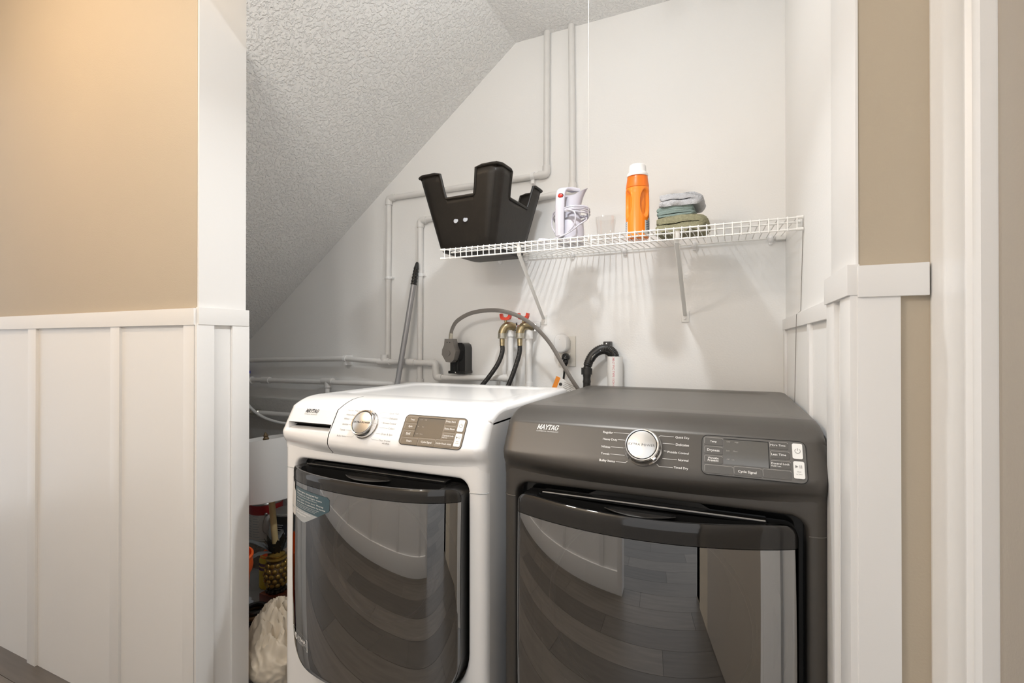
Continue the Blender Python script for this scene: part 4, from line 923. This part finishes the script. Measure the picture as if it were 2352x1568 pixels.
obj('plug', MB().tube(smooth([(-.626, 1.962, 1.098), (-.624, 1.940, 1.098), (-.622, 1.936, 1.085), (-.624, 1.935, 1.062)], 4), [.016] * 4 + [.017] * 4 + [.012] * 3 + [.008] * 2, 12), 'black', t)
obj('cord', MB().tube(smooth([(-.624, 1.935, 1.07), (-.627, 1.933, 1.03), (-.630, 1.925, .98), (-.625, 1.915, .90)], 5), .0048, 8), 'black', t)
t = thing('paper_tag', 'white paper tag with orange edge hanging on the black cord', 'tag', (-.62, 1.90, .96))
mt = Matrix.Translation((-.615, 1.905, .985)) @ Matrix.Rotation(R(22), 4, 'Y')
obj('sheet', B(-.045, .055, -.001, 0, -.040, .020, mtx=mt), 'tagw', t); obj('orange_edge', B(-.047, -.028, -.0018, -.001, -.040, .020, mtx=mt), 'tago', t)
mb = MB(); fn = lambda x, y: mt @ Vector((x, -.0024, y))
for k in range(5): stroke(mb, fn, [(-.006 + .003 * (k % 2), .010 - k * .007), (.045 - .006 * (k % 3), .010 - k * .007)], .0012)
mb.ball(mt @ Vector((-.018, -.0022, -.004)), .007, 10, 6, (1, .1, 1)); obj('print', mb, 'blackp', t, smooth=False)
# standpipe and drain hose
sx, sy = -.4165, 1.935
t = thing('standpipe', 'white pvc standpipe with red printed lettering behind the dryer', 'pipe', (sx, sy, .6))
ro = .0300; obj('pipe', MB().lathe([(ro, .60), (ro, 1.1035), (ro - .004, 1.1035), (ro - .004, 1.03)], (sx, sy, 0), 32, cap0=False, cap1=True), 'pvcw', t)
mb = MB()
def fp(x, y):   # text runs down the pipe
    a = -PI / 2 - R(6) + y / ro; return Vector((sx + (ro + .0006) * math.cos(a), sy + (ro + .0006) * math.sin(a), 1.101 - x))
put_text(mb, '280 2" PVC TYPE I SCH 40 W', fp, 0, 0, width=.135, bold=.0); obj('lettering', mb, 'redp', t, smooth=False)
t = thing('drain_hose', 'black corrugated drain hose looping into the white standpipe', 'hose', (-.51, 1.92, .9))
P = smooth([(-.522, 1.90, .88), (-.522, 1.90, .96), (-.521, 1.90, 1.04), (-.516, 1.902, 1.075), (-.500, 1.906, 1.108), (-.474, 1.912, 1.130), (-.445, 1.920, 1.134), (-.424, 1.928, 1.120), (-.416, 1.934, 1.095), (-.416, 1.935, 1.06)], 10)
rad = [(.0150 if i % 3 else .0165) if i < 28 else (.0165 if i % 2 else .0185) for i in range(len(P))]
obj('hose', MB().tube(P, rad, 18), 'blackm', t, sharp=60); obj('collar', MB().tube([(-.521, 1.90, 1.032), (-.520, 1.90, 1.056)], .0205, 18).box(-.543, -.535, 1.893, 1.907, 1.030, 1.058, .002), 'blackm', t)
mb = MB(); inn = [p for p in P[34:80]]; mb.tube([Vector((-.4665 + (p.x + .4665) * .80, p.y - .006, 1.08 + (p.z - 1.08) * .80)) for p in inn], .012, 12); obj('form', mb, 'black', t)
hb = obj('hanger', B(-.463, -.434, 1.93, YB, 1.135, 1.163, .004), 'blackm', t); obj('screw', MB().ball((-.449, 1.929, 1.153), .005, 10, 6), 'chrome', hb)
# broom handle
t = thing('broom_handle', 'grey metal broom pole with black grip leaning on the back wall', 'broom', (-1.564, 1.795, 0))
a, b = Vector((-1.564, 1.795, 0)), Vector((-1.3545, 1.9255, 1.541)); d = (b - a)
at_ = lambda f: a + d * f
obj('pole', MB().tube([at_(0), at_(.945)], .0128, 14), 'alu', t)
fr_ = [.930 + .0025 * k for k in range(21)] + [.985, .992, .997, 1]; P = [at_(f) for f in fr_]
obj('grip', MB().tube(P, [(.0152 if k % 4 < 2 else .0136) - .0001 * k for k in range(21)] + [.0112, .0092, .0075, .005], 14), 'black', t, sharp=20)

# ================================================================== UNDER-STAIR CLUTTER (left gap)
lx, ly = -1.835, 1.545
t = thing('pineapple_lamp', 'pineapple table lamp with white drum shade on the concrete floor', 'lamp', (lx, ly, 0))
sz0, sz1 = .475, .735
obj('shade', MB().lathe([(.138, sz0), (.140, sz0 + .006), (.122, sz1 - .006), (.122, sz1), (.119, sz1), (.119, sz1 - .006), (.136, sz0 + .006), (.136, sz0)], (lx, ly, 0), 48, cap0=False, cap1=False), 'shade', t)
for k in range(3):
    an = R(20 + 120 * k); obj('spoke', MB().tube([(lx, ly, sz1 - .03), (lx + .06 * math.cos(an), ly + .06 * math.sin(an), sz1 - .028), (lx + .119 * math.cos(an), ly + .119 * math.sin(an), sz1 - .004)], .0022, 6), 'pvcw', t)
obj('finial', MB().lathe([(.006, sz1 - .03), (.013, sz1 - .024), (.008, sz1 - .014), (.014, sz1 - .004), (.009, sz1 + .004), (.011, sz1 + .010), (.004, sz1 + .022), (.001, sz1 + .026)], (lx, ly, 0), 12), 'goldd', t)
obj('harp', MB().tube([(lx - .035, ly, .56), (lx - .04, ly, .66), (lx - .02, ly, .70), (lx, ly, .705), (lx + .02, ly, .70), (lx + .04, ly, .66), (lx + .035, ly, .56)], .003, 6), 'blackm', t)
obj('pole', MB().tube([(lx, ly, .27), (lx, ly, .56)], .0135, 12), 'wood', t)
obj('base_block', B(lx - .046, lx + .060, ly - .050, ly + .050, 0, .062, .003), 'redwood', t)
mb = MB()
for k in range(9): an = 2 * PI * k / 9; mb.ball((lx + .03 * math.cos(an), ly + .03 * math.sin(an), .068), .016, 8, 6, (1, 1, .6))
mb.lathe([(.035, .06), (.030, .075), (.022, .085)], (lx, ly, 0), 16); obj('foot', mb, 'leafd', t)
pr_ = [(.024, .080), (.036, .092), (.044, .112), (.0465, .135), (.044, .16), (.036, .183), (.028, .196), (.022, .20)]
core = obj('pineapple', MB().lathe(pr_, (lx, ly, 0), 24), 'goldd', t)
s0 = None
for j in range(5):
    z_ = .098 + j * .021; rr_ = (.039, .046, .047, .0445, .038)[j]
    for k in range(11):
        an = 2 * PI * (k + .5 * (j % 2)) / 11
        if s0 is None: s0 = obj('scale', MB().ball((lx, ly, 0), .0108, 8, 6, (1, .7, .9)), 'gold', core); c = s0
        else: c = s0.copy(); COL.objects.link(c); c.parent = core
        c.location = (rr_ * math.cos(an), rr_ * math.sin(an), z_); c.rotation_euler = (0, 0, an - PI / 2)
obj('collar', MB().lathe([(.026, .198), (.042, .203), (.044, .208), (.030, .213), (.036, .220), (.036, .225), (.022, .232), (.02, .25)], (lx, ly, 0), 20), 'gold', t)
def leafm(an, ln, rise, droop, wd, z0):
    rows = []
    for i in range(9):
        f = i / 8; rad_ = .018 + ln * f; z_ = z0 + rise * f - droop * f * f; w_ = wd * math.sin(PI * min(1, f * .85 + .15)) * (1.15 if i % 2 else .85) + .001; c_ = Vector((lx + rad_ * math.cos(an), ly + rad_ * math.sin(an), z_)); s_ = Vector((-math.sin(an), math.cos(an), 0))
        rows.append([c_ - s_ * w_, c_ + Vector((0, 0, .003)), c_ + s_ * w_])
    mb = MB().rings(rows, closed=False); lo = [[p - Vector((0, 0, .0012)) for p in r] for r in rows]; mb.rings(lo, closed=False); return mb
for k in range(8): obj('leaf', leafm(2 * PI * k / 8 + .2, .030, .085, .01, .013, .225), 'leafd', t)
for k in range(9): obj('leaf', leafm(R((150, 178, 205, 228, 250, 62, 85, 110, 130)[k]), .13, (.13, .06, .10)[k % 3], (.05, .08, .06)[k % 3], .018, .235), 'leaf', t)
an_ = R(7.5)
for ch in t.children:                                   # the lamp's stem and shade lean to the left
    if ch.name.split('.')[0] in ('shade', 'spoke', 'finial', 'harp', 'pole'):
        for v in ch.data.vertices:
            x_, z_ = v.co.x, v.co.z - .22; v.co.x = x_ * math.cos(an_) - z_ * math.sin(an_); v.co.z = .22 + x_ * math.sin(an_) + z_ * math.cos(an_)
# paint cans on the speckled box
bx = tag(obj('storage_box', B(-2.47, -2.00, 1.745, 1.93, 0, .125, .004), 'box', org=(-2.23, 1.84, 0)), 'speckled brown box on the floor under the paint cans', 'box')
def can(x, y, z, rr_, h, label, m1, m2):
    t = thing('paint_can', label, 'paint can', (x, y, z))
    obj('body', MB().lathe([(rr_, z), (rr_ + .002, z + .003), (rr_, z + .006), (rr_, z + h - .006), (rr_ + .002, z + h - .003), (rr_, z + h)], (x, y, 0), 36), 'canmetal', t)
    lb = obj('label', MB().lathe([(rr_ + .0008, z + .010), (rr_ + .0008, z + h * .70)], (x, y, 0), 36, cap0=False, cap1=False), m2, t)
    obj('band', MB().lathe([(rr_ + .0008, z + h * .70), (rr_ + .0008, z + h - .010)], (x, y, 0), 36, cap0=False, cap1=False), m1, t)
    lm = MB()
    for j in range(9):
        for a0, a1 in ((-118, -92), (-86, -60)):
            zz = z + .022 + j * h * .068; lm.rings([[Vector((x + (rr_ + .0016) * math.cos(R(a)), y + (rr_ + .0016) * math.sin(R(a)), zz + dd)) for dd in (0, .004)] for a in (a0, (a0 + a1) / 2, a1 - (j * 5 % 9))], closed=False)
    obj('label_print', lm, 'stickg', lb)
    obj('lid', MB().lathe([(rr_ - .006, z + h - .004), (rr_ - .008, z + h + .002), (rr_ - .020, z + h - .002)], (x, y, 0), 32), 'canmetal', t)
    obj('bail', MB().tube(smooth([(x + rr_ * .8, y - rr_ * .62, z + h * .72), (x + rr_ * .72, y - rr_ * .78, z + h * .55), (x + rr_ * .70, y - rr_ * .80, z + h * .3), (x + rr_ * .85, y - rr_ * .6, z + h * .18)], 5), .0022, 6).ball((x + rr_ * .8, y - rr_ * .64, z + h * .72), .009, 8, 6), 'canmetal', t)
can(-2.270, 1.845, .125, .082, .195, 'red banded white paint can on the speckled box', 'canred', 'canw')
can(-2.093, 1.845, .125, .082, .165, 'dark labelled paint can right of the red banded can', 'blackm', 'navy')
t = thing('wooden_box', 'small open wooden box on the floor left of the paint cans', 'box', (-2.62, 1.86, 0))
obj('side', B(-2.80, -2.49, 1.76, 1.775, 0, .26, .002), 'wood', t); obj('side', B(-2.80, -2.49, 1.925, 1.938, 0, .26, .002), 'wood', t); obj('end', B(-2.502, -2.489, 1.776, 1.925, 0, .26, .002), 'wood', t); obj('bottom', B(-2.80, -2.505, 1.776, 1.925, 0, .012), 'wood', t)
# yellow jug behind the lamp
jx, jy = -2.005, 1.66
t = thing('spray_jug', 'yellow labelled jug with orange neck behind the pineapple lamp', 'bottle', (jx, jy, 0))
obj('body', MB().lathe([(.050, 0), (.053, .006), (.053, .13), (.046, .15), (.032, .165), (.020, .175)], (jx, jy, 0), 32, cap1=True), 'yellow', t)
obj('neck', MB().lathe([(.0490, .1455), (.0335, .1660), (.022, .176), (.018, .19)], (jx, jy, 0), 28), 'bucket', t); obj('cap', MB().lathe([(.021, .186), (.021, .215), (.016, .222)], (jx, jy, 0), 20), 'blackm', t)
mb = MB()
for h in (.088, .108):
    mb.rings([[Vector((jx + .0537 * math.cos(R(a)), jy + .0537 * math.sin(R(a)), h + dd)) for dd in (0, .013)] for a in range(-150, -60, 10)], closed=False)
obj('label_print', mb, 'purple', t)
# orange bucket
kx_, ky_ = -1.800, 1.235
t = thing('bucket', 'bright orange plastic bucket at the left edge behind the wall end', 'bucket', (kx_, ky_, 0))
obj('body', MB().lathe([(.100, 0), (.104, .01), (.122, .26), (.124, .262), (.124, .272), (.130, .274), (.133, .29), (.130, .318), (.134, .325), (.134, .333), (.126, .335), (.124, .30), (.100, .015)], (kx_, ky_, 0), 44), 'bucket', t)
obj('bail', MB().tube(smooth([(kx_ - .13, ky_, .30), (kx_ - .10, ky_ - .10, .25), (kx_, ky_ - .146, .22), (kx_ + .10, ky_ - .10, .25), (kx_ + .13, ky_, .30)], 6), .0025, 6), 'canmetal', t)
# coil of hose on the floor
cx_, cy_ = -1.79, 1.404
t = thing('hose_coil', 'coil of black and brown hose lying on the concrete floor by the bucket', 'hose', (cx_, cy_, 0))
for i, (r, z_, m) in enumerate(((.050, .009, 'blackm'), (.044, .026, 'hose'), (.047, .043, 'goldd'), (.040, .060, 'blackm'))):
    obj('loop', MB().tube([(cx_ + r * math.cos(2 * PI * k / 24), cy_ + r * math.sin(2 * PI * k / 24), z_) for k in range(24)], .009, 8, closed=True), m, t)
# chain / drain grate by the lamp base
# plastic bag
def bag():
    c = Vector((-1.395, 1.185, 0)); bm = bmesh.new(); bmesh.ops.create_icosphere(bm, subdivisions=6, radius=1)
    for v in bm.verts:
        p = v.co.copy(); d = p.normalized()
        fx = .120 * (1 - .38 * max(0, p.z)); q = Vector((d.x * fx, d.y * .098 * (1 - .3 * max(0, p.z)), .128 + d.z * .128))
        n1 = noise.noise(Vector((d.x * 2.2, d.y * 2.2, d.z * 1.4)) + Vector((4, 2, 9))); n2 = 1 - abs(noise.noise(d * 4.0 + Vector((1, 7, 3)))) * 2; n3 = 1 - abs(noise.noise(d * 9.0)) * 2
        k = .12 * n1 + .065 * n2 + .008 * n3
        q = Vector((q.x * (1 + k), q.y * (1 + k), max(.001, q.z * (1 + .5 * k) + .03 * max(0, d.z) * n2)))
        v.co = Vector((max(-1.545, min(-1.215, c.x + q.x)), max(1.062, c.y + q.y), q.z))
    mb = MB(); bm.verts.index_update(); mb.add([v.co.copy() for v in bm.verts], [[v.index for v in f.verts] for f in bm.faces]); bm.free()
    tag(obj('plastic_bag', mb, 'bag', org=c, sharp=60), 'crumpled cream plastic bag on the floor between wall end and washer', 'bag')
bag()
# cleaner bottle
fx_, fy2 = -1.600, 1.115
t = thing('cleaner_bottle', 'purple cleaner bottle with grey cap standing behind the left wall end', 'bottle', (fx_, fy2, 0))
obj('body', MB().lathe([(.036, 0), (.040, .006), (.040, .15), (.036, .18), (.024, .215), (.016, .235), (.016, .25)], (fx_, fy2, 0), 32), 'purple', t)
obj('cap', MB().lathe([(.019, .238), (.019, .278), (.015, .283)], (fx_, fy2, 0), 24), 'greycap', t)
lb = obj('label', MB().lathe([(.0405, .04), (.0405, .14)], (fx_, fy2, 0), 32, cap0=False, cap1=False), 'purple', t)
mb = MB(); fl_ = lambda x, y: Vector((fx_ + .0412 * math.cos(R(-40) + x / .0412), fy2 + .0412 * math.sin(R(-40) + x / .0412), y))
put_text(mb, 'Fabuloso', fl_, 0, .09, width=.06, align='C', bold=.04); obj('lettering', mb, 'white', lb, smooth=False)

for o in bpy.data.objects:
    if any(k in o.name for k in ('lettering', 'print', 'icons')): o['kind'] = 'stuff'
